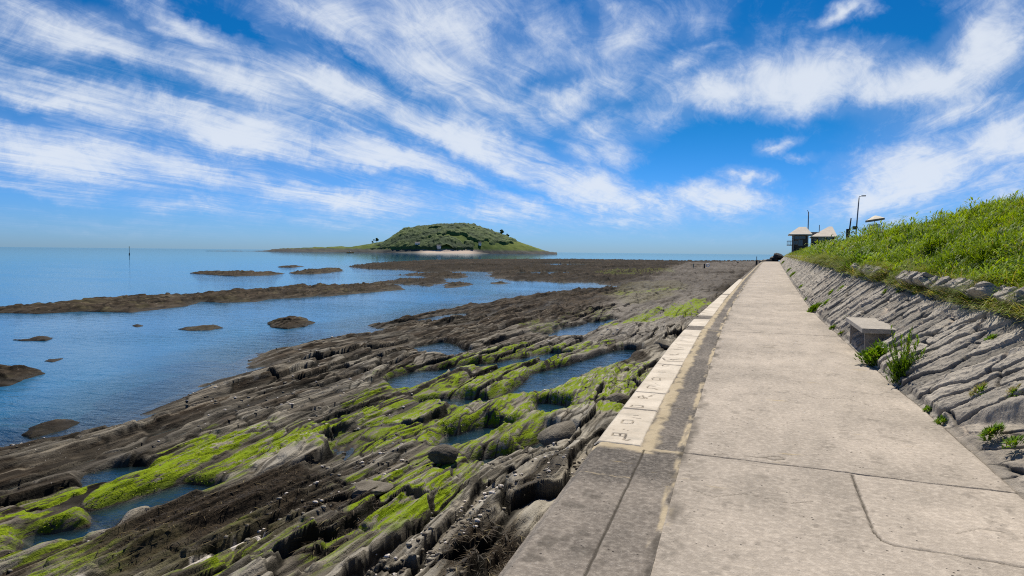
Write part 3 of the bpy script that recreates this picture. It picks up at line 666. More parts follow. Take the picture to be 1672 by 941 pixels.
# ------------------------------------------------------------------ sea wall with its coping
WALL = empty('sea_wall', (XO(5), 5, 0))
tag(WALL, 'low concrete sea wall along the path, capped with cream inscribed stones', 'sea wall')
def child(o, par=None):
    par = par or WALL; o.parent = par; o.matrix_parent_inverse = Matrix.Translation(-Vector(par.location)) ; return o
def build_wall():
    y = rows(-6, PATH_END, .0035, .012, [5.33, 14.3, 4.68])
    s = np.linspace(0, 1, 120)
    Yg, Sg = np.meshgrid(y, s, indexing='ij')
    xo = XO(Yg); xj = XJ(Yg)
    Xg = xo+(xj-xo)*Sg
    xc = XC(Yg)
    nd = fbm(Xg/.10, Yg/.16, 321, 4)
    z = .003*fbm(Xg/.05, Yg/.05, 322, 3)+.006*fbm(Xg/.5, Yg/.6, 323, 3)+.002
    dirt = np.zeros(Yg.shape); cem = np.zeros(Yg.shape); wear = .18+.22*fbm(Xg/.5, Yg/.8, 325, 4)
    wear += .34*sm(4.8, 4.3, Yg+.10*nd)                      # paler older slab at the near end
    c1 = sm(.085, .03, np.abs(Xg-xc-.03)+.05*nd)*(Yg > 5.25)  # bedding mortar beside the coping
    c1 = np.maximum(c1, sm(.10, .04, np.abs(Yg-5.36)+.04*nd)*(Xg < xc+.06))
    for j in (5.36, 14.2): c1 = np.maximum(c1, .8*sm(.045, .02, np.abs(Yg-j-.02*nd))*(Xg > xc))
    cem = np.maximum(cem, c1); z += .006*c1
    e = xj-Xg
    cem = np.maximum(cem, sm(.045, .015, np.abs(e-.02)+.02*nd)*sm(-.15, .25, fbm(Xg/.08, Yg/.36, 327, 5)))
    dirt = np.maximum(dirt, .8*sm(.05, .01, e+.03*nd)*sm(.0, -.3, fbm(Xg/.08, Yg/.36, 327, 5)))
    mid = xo+(xj-xo)*.585
    g = sm(.011, .003, np.abs(Xg-mid+.004*nd))*(Yg < 5.33); dirt = np.maximum(dirt, g); z -= .01*g
    g = sm(.010, .003, np.abs(Yg-4.62-.03*nd))*(Xg < mid); cem = np.maximum(cem, .8*g)
    g = sm(.010, .003, np.abs(Yg-5.30+.004*nd))*(Xg > xc); dirt = np.maximum(dirt, .8*g)
    for j in (8.6, 18.1, 27, 35, 46): g = sm(.012, .003, np.abs(Yg-j+.01*nd)); dirt = np.maximum(dirt, .6*g)
    dirt = np.maximum(dirt, .5*sm(.35, .6, fbm(Xg/.16, Yg/.2, 329, 4)))
    z = z-.045*sm(.07, 0, Xg-xo)                              # worn outer arris
    child(grid_mesh('wall_top', Xg, Yg, z, M_DARK, dict(dirt=dirt, cement=cem, wear=np.clip(wear, 0, 1))))
    # battered seaward face and body
    yb = np.linspace(-6, PATH_END, 160); n = len(yb)
    V = []
    for Y in yb: V += [(XJ(Y), Y, -.06), (XO(Y)+.003, Y, -.06), (XO(Y)-.22, Y, -2.9), (XJ(Y), Y, -2.9)]
    q = []
    for i in range(n-1):
        for k in range(4): q.append((4*i+k, 4*i+(k+1) % 4, 4*i+4+(k+1) % 4, 4*i+4+k))
    q += [(0, 3, 2, 1), (4*n-4, 4*n-3, 4*n-2, 4*n-1)]
    child(np_mesh('wall_body', V, [np.array(q)], M_DARK, attrs=dict(wear=np.full(len(V), .4), dirt=np.zeros(len(V)), cement=np.zeros(len(V))), smooth=False))
build_wall()
_g = lambda ox, oy, k, pts: [(ox+a/k, oy+b/k) for a, b in pts]
A_ = lambda *p: _g(980, 570, 5.533, p)
B_ = lambda *p: _g(1040, 520, 7.24, p)
C_ = lambda *p: _g(1080, 490, 8.556, p)
CUTS = [A_((120, 768), (235, 778), (218, 806), (180, 797), (106, 792), (120, 768)), A_((180, 775), (178, 798)), A_((235, 780), (226, 812), (208, 832), (240, 840), (268, 828)),
 A_((120, 742)), A_((215, 738)), A_((249, 748)),
 A_((208, 652), (292, 655), (300, 668), (286, 683), (192, 681), (208, 652)), A_((306, 612), (338, 612)), A_((302, 632), (364, 640)),
 A_((290, 518), (388, 523), (372, 541), (276, 535), (290, 518)), A_((388, 523), (386, 542)), A_((372, 562), (410, 566)),
 A_((345, 440), (375, 435), (425, 455), (415, 463), (350, 452), (345, 440)), A_((385, 430), (400, 460)), A_((440, 442), (462, 430), (492, 424)), A_((440, 442), (468, 440)),
 A_((500, 352), (445, 340), (424, 352), (432, 363), (490, 367), (518, 380)), A_((500, 320)), A_((516, 328)),
 A_((585, 272), (488, 265), (468, 276), (478, 287), (542, 293), (540, 274)),
 B_((385, 572), (330, 557), (300, 566), (312, 577), (372, 576)), B_((260, 641), (340, 652)), B_((300, 632), (330, 634)), B_((430, 690)), B_((428, 606)),
 B_((310, 480), (340, 505), (500, 490)), B_((365, 522), (540, 522)), B_((400, 490), (432, 503)),
 B_((400, 436), (468, 440), (492, 428)), B_((402, 442), (455, 444)), B_((400, 383)), B_((448, 376), (548, 382)), B_((490, 350), (550, 360)), B_((480, 320), (600, 322)), B_((465, 304)),
 B_((520, 268), (592, 276)), B_((545, 235), (612, 244)), B_((565, 202), (648, 210)), B_((560, 190), (640, 197)),
 C_((532, 212), (600, 205)), C_((555, 185), (612, 178)), C_((585, 155), (640, 150)), C_((620, 128), (668, 122)), C_((655, 92), (720, 88))]
CUTSW = [[tuple(at_z(x, y)[:2]) for x, y in c] for c in CUTS]
STONES = [(5.40, 6.66), (6.68, 7.52), (7.54, 9.55), (9.57, 13.05), (13.07, 14.15), (15.0, 16.6), (17.6, 20.2), (20.22, 23.2), (23.22, 27.0), (27.6, 31.6), (31.62, 36.4), (36.42, 44.0)]
STONE_LAB = {0: 'nearest coping stone, deeply cut with a flag shaped glyph, dots and a letter', 4: 'short plain sandy coping stone', 11: 'farthest plain cream coping stone'}
def build_stones():
    for i, (y0, y1) in enumerate(STONES):
        st = .0072 if y0 < 15 else (.014 if y0 < 24 else .05)
        Yg, Sg = np.meshgrid(np.linspace(y0, y1, int((y1-y0)/st)+2), np.linspace(0, 1, 66), indexing='ij')
        xo = XO(Yg)-.004; xc = XC(Yg)-.02
        if i == 8: xc = xc-.03
        Xg = xo+(xc-xo)*Sg
        ed = np.minimum(np.minimum(Xg-xo, xc-Xg), np.minimum(Yg-y0, y1-Yg))+.004*fbm(Xg/.05, Yg/.05, 340+i, 3)
        z = .012+.003*fbm(Xg/.3, Yg/.4, 341+i, 3)-.016*sm(.018, 0, ed)-.028*sm(.05, 0, Xg-xo)
        dirt = .35*sm(.02, .0, ed)*sm(-.2, .4, fbm(Xg/.2, Yg/.2, 345+i, 3))
        D = np.full(Xg.shape, 9.)
        for c in CUTSW:
            if min(q[1] for q in c) < y1+.1 and max(q[1] for q in c) > y0-.1: D = np.minimum(D, dline(Xg, Yg, c))
        D = D+.002*fbm(Xg/.03, Yg/.03, 347, 2)
        wd = .011 if y0 < 9 else .022
        g = sm(wd, wd*.45, D); z -= .011*g; dirt = np.maximum(dirt, .92*g)
        z = np.concatenate([z[:, :1]*0-.09, z, z[:, -1:]*0-.03], 1); Xg = np.concatenate([Xg[:, :1], Xg, Xg[:, -1:]], 1); Yg = np.concatenate([Yg[:, :1], Yg, Yg[:, -1:]], 1); dirt = np.concatenate([dirt[:, :1], dirt, dirt[:, -1:]], 1)
        o = child(grid_mesh('coping_stone', Xg, Yg, z, M_STONE, dict(dirt=dirt)))
        if i in STONE_LAB: o['label'] = STONE_LAB[i]
build_stones()

# ------------------------------------------------------------------ bank: pitched stone revetment below, grass above
_H = _k(-8, 1.02, 8, 1.07, 14, 1.10, 30, 1.22, 60, 1.3, 175, 1.3)
def HT(Y): return np.interp(Y, *_H)
def RUN(Y): return np.interp(Y, [-8, 8, 20, 40, 175], [1.0, 1.02, 1.05, 1.15, 1.3])
def revet_mat():
    m, nt, out = new_mat('revetment_slate'); p = geo_pos(nt)
    pr = nt.new('ShaderNodeVectorRotate', rotation_type='EULER_XYZ'); nt.l.new(p, pr.inputs[0]); pr.inputs['Rotation'].default_value = (.5, .5, math.radians(-52))
    ln = nt.mapping(pr.outputs[0], scale=(1, .2, 1))
    n1 = nt.noise(p, 1.4, 5, .6); n2 = nt.noise(nt.mapping(pr.outputs[0], scale=(.25, 1, 1)), 11, 6, .65, .4); n3 = nt.noise(p, 42, 5, .7)
    tone = nt.attr('tone'); dirt = nt.attr('dirt'); cem = nt.attr('cement')
    c = nt.mix(nt.math('ADD', nt.math('MULTIPLY', tone, .8), nt.math('MULTIPLY', nt.range(n1, .3, .7), .3)), (.12, .11, .095), (.42, .375, .315))
    c = nt.mix(nt.math('MULTIPLY', nt.range(n2, .52, .68), .55), c, (.10, .095, .088))
    c = nt.mix(nt.math('MULTIPLY', nt.range(n3, .56, .70), .45), c, (.47, .44, .39))
    lich = nt.math('MULTIPLY', nt.range(nt.voro(p, 9), .13, .06), nt.range(nt.noise(p, 1.3, 3), .5, .64))
    c = nt.mix(nt.math('MULTIPLY', lich, .7), c, (.56, .54, .48))
    c = nt.mix(cem, c, nt.mix(n2, (.36, .30, .24), (.50, .43, .35)))
    c = nt.mix(nt.math('MULTIPLY', dirt, .85), c, (.05, .046, .04))
    h = nt.math('ADD', nt.math('MULTIPLY', n2, .8), nt.math('MULTIPLY', n3, .4))
    principled(nt, out, c, .85, nt.bump(h, .035, .9), .06)
    return m
M_REV = revet_mat()
def rev_point(Y, s):
    """foot (s=0) to head (s=1) of the slope"""
    x = XR(Y)+.02+RUN(Y)*s
    z = HT(Y)*s
    return x, z
def build_revetment():
    y = rows(2.0, 168, .0012, .006)
    y = np.concatenate([y[y < 26], rows(26, 168, .007, .01)])
    s = np.concatenate([np.linspace(-.03, .86, 150), np.linspace(.865, 1.08, 60)])
    Yg, Sg = np.meshgrid(y, s, indexing='ij')
    X0, Z0 = rev_point(Yg, Sg)
    sl = Sg*1.45
    p = .66*sl-.75*Yg; q = .75*sl+.66*Yg            # along and across the pitched slabs
    wp = .12*fbm(Yg/.5, sl/.5, 401, 3); wq = .05*fbm(Yg/.4, sl/.4, 402, 3)
    F1, F2, R, OX, OY = cells((p+wp)/.86, (q+wq)/.25, 405)
    gap = F2-F1
    big = sm(.0, .3, fbm(Yg/1.4, sl/1.2, 409, 2))
    h = (.022+.040*R-.016*OY+.014*(R-.5)*OX)*sm(.0, .09, gap)
    G1_, G2_, R2, O2, P2 = cells((p+wp)/.30+9, (q+wq)/.07, 407)
    h += .006*(R2-.5)-.005*P2+.004*sm(.0, .2, G2_-G1_)
    h += .04*fbm(Yg/1.1, sl/.8, 410, 3)+.015*fbm((p+wp)/.34, (q+wq)/.07, 412, 4)+.012*fbm(Yg/.07, sl/.07, 411, 3)
    hole = sm(.62, .75, vn((p+wp)/.55, (q+wq)/.12, 413))*sm(.20, .0, gap)
    h -= .07*hole
    cem = sm(.11, .03, gap)*sm(-.2, .1, fbm(Yg/.8, sl/.6, 415, 3))*(1-hole)
    h += .018*cem
    dirt = np.clip(.95*sm(.085, .02, gap)*(1-cem)+hole*.7, 0, 1)
    # smooth concrete apron at the near foot
    apr = sm(.05, -.05, Sg*RUN(Yg)-.40*np.clip(7.35-Yg, 0, 1.0)+.02*fbm(Yg/.2, sl/.2, 417, 2))*(Yg < 7.4)
    h = h*(1-.6*apr)+apr*(.006*fbm(Yg/.1, sl/.1, 418, 3))
    foot = sm(0, .07, Sg)
    h = h*np.maximum(foot, .15)
    Z = Z0*(1-.35*apr)+.71*h; X = X0-.71*h
    # ledge of broken slabs overhanging the head
    L1, L2, LR, LX, LY = cells(Yg/.75+.15*fbm(Yg/.3, sl/.3, 420, 2), Yg*0+.5, 421)
    edge = .925+.045*fbm(Yg/.9, Yg*0, 423, 3)+.04*(LR-.5)
    led = sm(edge, edge+.035, Sg)*sm(26, 15, Yg)
    brk = sm(-.25, .0, fbm(Yg/.5, sl/3, 425, 2)); led = led*brk
    Z += led*(.05+.07*LR); X -= led*(.08+.13*LR+.02*fbm(Yg/.1, sl/.05, 426, 2))
    far = sm(edge, edge+.06, Sg)*sm(12, 24, Yg)
    Z += far*.07; X -= far*.05
    cave = sm(edge-.10, edge-.02, Sg)*(1-sm(edge, edge+.02, Sg))*sm(26, 13, Yg)
    X += cave*.10*brk; Z -= cave*.05*brk
    dirt = np.clip(dirt*(1-.3*apr)+apr*(.2+.5*fbm(Yg/.12, sl/.10, 428, 4)), 0, 1)
    cem = np.maximum(cem*(1-led), apr*.3)
    o = grid_mesh('revetment_wall', X, Yg, Z, M_REV, dict(tone=np.clip(.5+(R-.5)*1.1+.35*(R2-.5), 0, 1), dirt=dirt, cement=np.clip(cem, 0, 1)))
    return tag(o, 'sloping retaining wall of pitched grey stone slabs beside the path', 'stone wall')
build_revetment()
# ------------------------------------------------------------------ grass bank and the terrace above it
_CR = _k(-8, 3.32, 8, 3.28, 14, 3.24, 23, 3.08, 31, 2.98, 49, 2.82, 80, 2.85, 117, 2.88, 150, 2.75)
def crest_z(Y): return np.interp(Y, *_CR)-.03
XCR = 6.3
def hill_z(X, Y):
    x0, z0 = rev_point(Y, .97); z0 = z0+.07
    t = (X-x0)/(XCR-x0)
    ramp = z0+(crest_z(Y)-z0)*np.clip(t, -.2, 1)**1.0+.10*np.sin(np.clip(t, 0, 1)*math.pi)
    ter = np.clip(X-XCR, 0, None)
    z = np.where(t < 1, ramp, crest_z(Y)+.05*ter*sm(0, 1.5, ter)+(.20*np.clip(ter-1, 0, 6)+.03*np.clip(ter-7, 0, 60))*sm(40, 75, Y)*.9)
    z = z+.32*fbm(X/.95, Y/1.5, 501, 3)*sm(-.05, .2, t)*(1-.55*sm(.75, 1., t))+.09*fbm(X/.45, Y/.6, 502, 3)*sm(-.1, .1, t)*sm(60, 25, Y)
    end = sm(150, 172, Y+.6*np.abs(X-7)*0+3*fbm(X/4, Y/4, 505, 2))
    return z*(1-end)+(-1.8)*end
def soil_mat():
    m, nt, out = new_mat('bank_soil'); p = geo_pos(nt)
    n1 = nt.noise(p, 1.1, 5, .6); n2 = nt.noise(p, 9, 5, .7)
    c = nt.mix(nt.range(n1, .35, .65), (.06, .085, .012), (.12, .135, .025))
    c = nt.mix(nt.math('MULTIPLY', nt.range(n2, .52, .68), .5), c, (.16, .12, .06))
    principled(nt, out, c, .95, nt.bump(n2, .05, 1), .1)
    return m
M_SOIL = soil_mat()
_y = rows(2, 175, .011, .03); _t = np.concatenate([np.linspace(-.04, 1, 90), 1+np.cumsum(np.linspace(.02, .8, 40))])
_Yg, _Tg = np.meshgrid(_y, _t, indexing='ij')
_x0 = rev_point(_Yg, .97)[0]
_Xg = _x0+(XCR-_x0)*_Tg
_Zg = hill_z(_Xg, _Yg)
tag(grid_mesh('hillside', _Xg, _Yg, _Zg, M_SOIL), 'steep grassy bank rising to a terrace beside the path', 'hillside', kind='structure')

def leaf_mat(name, c_dark, c_light, c_dry=(.34, .27, .12), transl=.38):
    m, nt, out = new_mat(name)
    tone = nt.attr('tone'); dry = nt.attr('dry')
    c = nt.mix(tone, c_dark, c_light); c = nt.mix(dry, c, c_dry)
    b = nt.new('ShaderNodeBsdfPrincipled'); nt.l.new(c, b.inputs['Base Color']); b.inputs['Roughness'].default_value = .55; b.inputs['Specular IOR Level'].default_value = .12
    tl = nt.new('ShaderNodeBsdfTranslucent'); nt.l.new(nt.mix(1.0, c, (1.25, 1.15, .5), 'MULTIPLY'), tl.inputs[0])
    mx = nt.new('ShaderNodeMixShader'); mx.inputs[0].default_value = transl
    nt.l.new(b.outputs[0], mx.inputs[1]); nt.l.new(tl.outputs[0], mx.inputs[2]); nt.l.new(mx.outputs[0], out.inputs[0])
    return m
M_GRASS = leaf_mat('grass_blades', (.03, .08, .004), (.29, .42, .010))
def blades(base, dirn, length, width, droop, tone, dry, segs=3):
    """arching blades: base (n,3), lean direction (n,2), returns vertices, faces, attributes"""
    n = len(base)
    dx = dirn[:, 0]; dy = dirn[:, 1]; nrm = np.hypot(dx, dy)+1e-9; ux = dx/nrm; uy = dy/nrm
    side = np.stack([-uy, ux, np.zeros(n)], -1)
    lean = np.clip(nrm, 0, 2.1)
    Vs = []; 
    pos = base.copy(); ang = np.pi/2-lean*.75
    for k in range(segs+1):
        f = k/segs
        w = width*(1-f**1.6)*(.75 if k == 0 else 1)
        if k < segs:
            Vs.append(pos-side*w[:, None]*.5); Vs.append(pos+side*w[:, None]*.5)
        else: Vs.append(pos)
        st = length/segs
        pos = pos+np.stack([ux*np.cos(ang)*st, uy*np.cos(ang)*st, np.sin(ang)*st], -1)
        ang = ang-droop*(.5+f)
    nv = 2*segs+1
    V = np.stack(Vs, 1).reshape(-1, 3)
    o = np.arange(n)*nv
    quads = [np.stack([o+2*k, o+2*k+1, o+2*k+3, o+2*k+2], -1) for k in range(segs-1)]
    tri = np.stack([o+2*segs-2, o+2*segs-1, o+2*segs], -1)
    fq = np.concatenate(quads) if quads else np.zeros((0, 4), int)
    return V, ([fq] if len(fq) else [])+[tri], dict(tone=np.repeat(tone, nv), dry=np.repeat(dry, nv))
def merge(parts):
    Vs = []; F4 = []; F3 = []; A = {}; o = 0
    for V, fs, at in parts:
        for f in fs: (F4 if f.shape[1] == 4 else F3).append(f+o)
        Vs.append(V); o += len(V)
        for k, v in at.items(): A.setdefault(k, []).append(v)
    fs = ([np.concatenate(F4)] if F4 else [])+([np.concatenate(F3)] if F3 else [])
    return np.concatenate(Vs), fs, {k: np.concatenate(v) for k, v in A.items()}
def build_grass():
    parts = []
    # tussocks: positions weighted towards the viewer's end of the bank
    def scatter(n, y0, y1, p_, nb, ln, wd, spread):
        u = RNG.random(n)
        Y = (y0**(1-p_)+u*(y1**(1-p_)-y0**(1-p_)))**(1/(1-p_))
        t = RNG.random(n)*1.22-.03
        x0 = rev_point(Y, .97)[0]; X = x0+(XCR-x0)*t
        patch = fbm(X/.9, Y/1.5, 511, 3)
        bare = (fbm(X/.7, Y/.9, 517, 3) < -.36)
        k = ~bare; X, Y, patch, t = X[k], Y[k], patch[k], t[k]
        m = len(X)
        vig = .45+.9*RNG.random(m)**1.5+.55*patch
        # each tussock -> nb blades
        Xb = np.repeat(X, nb); Yb = np.repeat(Y, nb); N = len(Xb)
        sc = np.repeat(np.clip(Y/13, .9, 5), nb)
        a = RNG.random(N)*2*np.pi; r = np.sqrt(RNG.random(N))*spread*np.sqrt(sc)
        Xp = Xb+np.cos(a)*r; Yp = Yb+np.sin(a)*r
        Zp = hill_z(Xp, Yp)-.02
        wind = np.repeat(fbm(X/1.1, Y/1.6, 519, 2), nb)
        lx = np.cos(a)*.8+.35*RNG.normal(size=N)-.45+.3*wind; ly = np.sin(a)*.8+.35*RNG.normal(size=N)+.5*wind-.1
        L = ln*np.repeat(vig, nb)*(.55+.75*RNG.random(N))*np.sqrt(sc)
        w = wd*(.7+.6*RNG.random(N))*sc
        tone = np.clip(np.repeat((.45+.75*patch+.25*RNG.normal(size=m)), nb)+.16*RNG.normal(size=N), 0, 1)
        dryp = np.repeat(sm(.25, .5, fbm(X/1.3, Y/1.1, 523, 3))*.3+.55*(t < .05), nb)
        dry = np.where(RNG.random(N) < dryp+.03, .4+.6*RNG.random(N), 0)
        parts.append(blades(np.stack([Xp, Yp, Zp], -1), np.stack([lx, ly], -1), L, w, .3+.55*RNG.random(N), tone, dry))
    scatter(19000, 6.5, 60, 2.0, 14, .145, .013, .13)
    scatter(3600, 6.5, 40, 2.0, 16, .25, .02, .10)
    scatter(6500, 40, 160, 1.3, 8, .17, .009, .2)
    # broad-leaved clumps among the grass
    n = 700; u = RNG.random(n); Y = 1/(1/6.5+u*(1/55-1/6.5)); t = RNG.random(n)**1.3*.86; x0 = rev_point(Y, .97)[0]; X = x0+(XCR-x0)*t
    nb = 34; N = n*nb; a = RNG.random(N)*6.283; rr = np.sqrt(RNG.random(N)); sz = np.repeat((.12+.20*RNG.random(n))*np.clip(Y/16, .9, 3), nb); hh = RNG.random(N)
    Xp = np.repeat(X, nb)+np.cos(a)*rr*sz*(1-.5*hh); Yp = np.repeat(Y, nb)+np.sin(a)*rr*sz*1.2*(1-.5*hh)
    tn = np.repeat(np.clip(.5+.28*RNG.normal(size=n), 0, 1), nb)
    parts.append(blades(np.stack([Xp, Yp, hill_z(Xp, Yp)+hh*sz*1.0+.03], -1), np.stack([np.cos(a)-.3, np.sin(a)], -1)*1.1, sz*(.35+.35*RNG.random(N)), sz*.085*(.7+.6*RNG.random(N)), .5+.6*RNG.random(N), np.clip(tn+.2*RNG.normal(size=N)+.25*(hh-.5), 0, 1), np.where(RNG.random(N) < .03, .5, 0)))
    # fringe that hangs over the ledge
    n = 5200; u = RNG.random(n); Y = 1/(1/6.5+u*(1/45-1/6.5)); 
    e = fbm(Y/.5, Y*0, 531, 3); k = e > -.12; Y = Y[k]; n = len(Y)
    x0 = rev_point(Y, .97)[0]; X = x0-.02+.22*RNG.random(n)
    nb = 9; Xb = np.repeat(X, nb)+RNG.normal(size=n*nb)*.05; Yb = np.repeat(Y, nb)+RNG.normal(size=n*nb)*.07; N = n*nb
    tn = fbm(Yb/.9, Yb*0+3, 533, 2)
    parts.append(blades(np.stack([Xb, Yb, hill_z(Xb, Yb)-.01], -1), np.stack([-1.0+.3*RNG.normal(size=N), .35*RNG.normal(size=N)], -1), (.16+.20*RNG.random(N))*np.clip(Yb/14, .9, 2), .010*np.clip(Yb/13, .9, 3)*(.7+.6*RNG.random(N)), .55+.5*RNG.random(N), np.clip(.5+.4*tn+.2*RNG.normal(size=N), 0, 1), np.where(RNG.random(N) < .28+.35*(tn > .05), .5+.5*RNG.random(N), 0)))
    V, fs, at = merge(parts)
    o = np_mesh('grass', V, fs, M_GRASS, attrs=at, smooth=True)
    tag(o, 'long bright green grass covering the bank above the stone wall', 'grass', kind='stuff')
build_grass()
# ------------------------------------------------------------------ plants growing in the wall
M_LEAF = leaf_mat('weed_leaves', (.035, .085, .006), (.17, .30, .015))
M_STEM = simple('green_stem', (.11, .15, .03), .6, .3, 20, bump=0)
M_FLOWER = simple('white_petals', (.8, .8, .78), .6, .05, 20, bump=0)
def rev_hit(px, py):
    """where a sight line meets the sloping wall"""
    d = ray(px, py); d = d/np.linalg.norm(d)
    t = np.linspace(3, 160, 60000); Q = CAM+t[:, None]*d
    s = (Q[:, 0]-XR(Q[:, 1])-.02)/RUN(Q[:, 1])
    zz = np.where(s > 0, HT(Q[:, 1])*np.clip(s, 0, 1.0), 0)
    i = int(np.argmax(Q[:, 2] < zz)); return Q[i]
def leafy(n, rx, ry, hgt, leaf, seed, upright=.5, narrow=.35, lean=(0, 0), lob=1.):
    r = np.random.default_rng(seed)
    a = r.random(n)*2*np.pi; rr = np.sqrt(r.random(n)); hh = r.random(n)**.8
    env = np.sqrt(np.clip(1-(hh)**2, .05, 1))
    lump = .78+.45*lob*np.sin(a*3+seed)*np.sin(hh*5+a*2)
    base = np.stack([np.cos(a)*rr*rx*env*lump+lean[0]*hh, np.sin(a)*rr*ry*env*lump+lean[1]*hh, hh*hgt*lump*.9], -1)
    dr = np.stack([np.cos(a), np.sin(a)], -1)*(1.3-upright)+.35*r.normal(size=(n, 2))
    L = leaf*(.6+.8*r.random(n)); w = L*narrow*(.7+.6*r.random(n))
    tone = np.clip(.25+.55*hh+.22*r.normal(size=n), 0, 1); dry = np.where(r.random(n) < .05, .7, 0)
    return blades(base, dr, L, w, .35+.5*r.random(n), tone, dry, 2)
def weed(px, py, w, h, label, n=260, leaf=.055, seed=1, upright=.4, narrow=.4, hang=False, dryf=0, group='weeds rooted in the stone wall'):
    q = rev_hit(px, py); V, f, at = leafy(n, w, w*1.3, h, leaf, seed, upright, narrow, (-.1*h, 0) if not hang else (-.5*h, 0), .25)
    if dryf: at['dry'] = np.maximum(at['dry'], np.repeat((np.random.default_rng(seed).random(n) < dryf)*.8, 5))
    s_ = np.clip(-V[:, 0], 0, None)*0
    V[:, 2] += V[:, 0]*.75*np.clip(1-V[:, 2]/max(h, .05)*.2, 0, 1)      # follow the slope
    o = np_mesh('wall_weed', V, f, M_LEAF, attrs=at, smooth=True, loc=q+np.array([-.02, 0, .0]))
    return tag(o, label, 'weed', group)
WEEDS = [
 (1332, 508, .30, .20, 'largest low weed spreading over the path edge well beyond the bench', 620, .08, 21),
 (1352, 497, .16, .12, 'thin weed on the slabs just above the largest spreading weed', 240, .06, 22),
 (1318, 490, .09, .09, 'tiny weed on the path edge past the largest spreading weed', 120, .05, 23),
 (1359, 480, .12, .10, 'small round weed on the slabs halfway up, near the spreading weed', 160, .05, 24),
 (1376, 474, .14, .12, 'small round weed halfway up the wall, below the hanging clump', 170, .05, 25),
 (1310, 470, .2, .14, 'weed by the path, second from the largest spreading weed', 170, .07, 26),
 (1296, 450, .3, .22, 'bushy weed at the path edge in the far cluster, nearer one', 220, .10, 27),
 (1289, 443, .3, .25, 'bushy weed at the path edge in the far cluster, middle one', 220, .10, 28),
 (1279, 430, .4, .35, 'farthest bushy weed at the foot of the wall', 220, .14, 29),
 (1361, 538, .10, .08, 'small weed on the path edge between bench and spreading weed', 170, .045, 30),
 (1375, 546, .06, .05, 'tiny yellowish weed on the path edge just behind the bench', 110, .04, 31),
 (1383, 520, .05, .05, 'tuft tucked in a crack by the far end of the bench seat', 60, .04, 32),
 (1450, 478, .10, .09, 'small weed in a crack under the ledge, left of a round one', 110, .05, 33),
 (1469, 478, .06, .05, 'tiny sprig under the ledge next to the round dark weed', 50, .04, 34),
 (1503, 478, .11, .12, 'round dark weed in the shade beneath the overhanging ledge', 200, .05, 35),
 (1577, 502, .05, .04, 'tiny sprig on the slabs below the deepest shade of the ledge', 60, .035, 36),
 (1607, 504, .05, .04, 'tiny yellow sprig on the slabs below the white flower', 50, .035, 37),
 (1622, 556, .07, .04, 'flat weed on a broad slab in the middle of the near wall', 130, .04, 38),
 (1605, 645, .10, .10, 'half dry brownish weed in the near wall above the path', 190, .045, 39),
 (1663, 648, .08, .09, 'fresh green weed in the near wall beside the half dry one', 200, .04, 40),
 (1517, 672, .07, .04, 'weed creeping along the near path edge, farther of two', 120, .035, 41),
 (1540, 690, .09, .04, 'weed creeping along the near path edge, nearer of two', 160, .035, 42),
 (1625, 714, .10, .09, 'nearest dark green weed at the corner of the concrete apron', 260, .045, 43),
 (1660, 728, .08, .05, 'low weed trailing from the nearest dark green one', 130, .04, 44),
]
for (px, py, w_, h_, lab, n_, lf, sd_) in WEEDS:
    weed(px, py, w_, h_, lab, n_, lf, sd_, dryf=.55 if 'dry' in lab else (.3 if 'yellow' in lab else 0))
def bush_thing(name, px, py, z, parts_, label, cat, group=None):
    q = rev_hit(px, py) if z is None else at_z(px, py, z)
    root = empty(name, tuple(q)); tag(root, label, cat, group)
    for nm, V, f, at, mt in parts_:
        o = np_mesh(nm, V, f, mt, attrs=at, smooth=True); o.parent = root
    return root
def stems_mesh(n, hgt, spread, seed, rad=.004):
    r = random.Random(seed); mb = MB(); tips = []
    for i in range(n):
        a = r.random()*6.28; s = spread*(.2+.8*r.random()); h = hgt*(.55+.45*r.random())
        b = Vector((math.cos(a)*s*.25, math.sin(a)*s*.25, -.02)); pts = [b]
        for k in (1, 2, 3): pts.append(b+Vector((math.cos(a)*s*(k/3)**1.3, math.sin(a)*s*(k/3)**1.3, h*k/3)))
        mb.tube(pts, [rad, rad*.8, rad*.6, rad*.3], 5); tips.append(pts)
    return mb, tips
def along(tips, per, leaf, narrow, seed, droop=.5):
    r = np.random.default_rng(seed); B = []; Dn = []; T = []
    for pts in tips:
        for k in range(per):
            f = .12+.88*r.random(); j = min(int(f*3), 2); t = f*3-j; p = pts[j].lerp(pts[j+1], t); a = r.random()*6.28
            B.append(tuple(p)); Dn.append((math.cos(a)*(1.1-.5*f), math.sin(a)*(1.1-.5*f))); T.append(f)
    B = np.array(B); Dn = np.array(Dn); T = np.array(T); n = len(B)
    L = leaf*(.6+.7*r.random(n))*(1.15-.5*T); return blades(B, Dn, L, L*narrow, droop*np.ones(n), np.clip(.25+.5*T+.2*r.normal(size=n), 0, 1), np.where(r.random(n) < .05, .6, 0), 2)
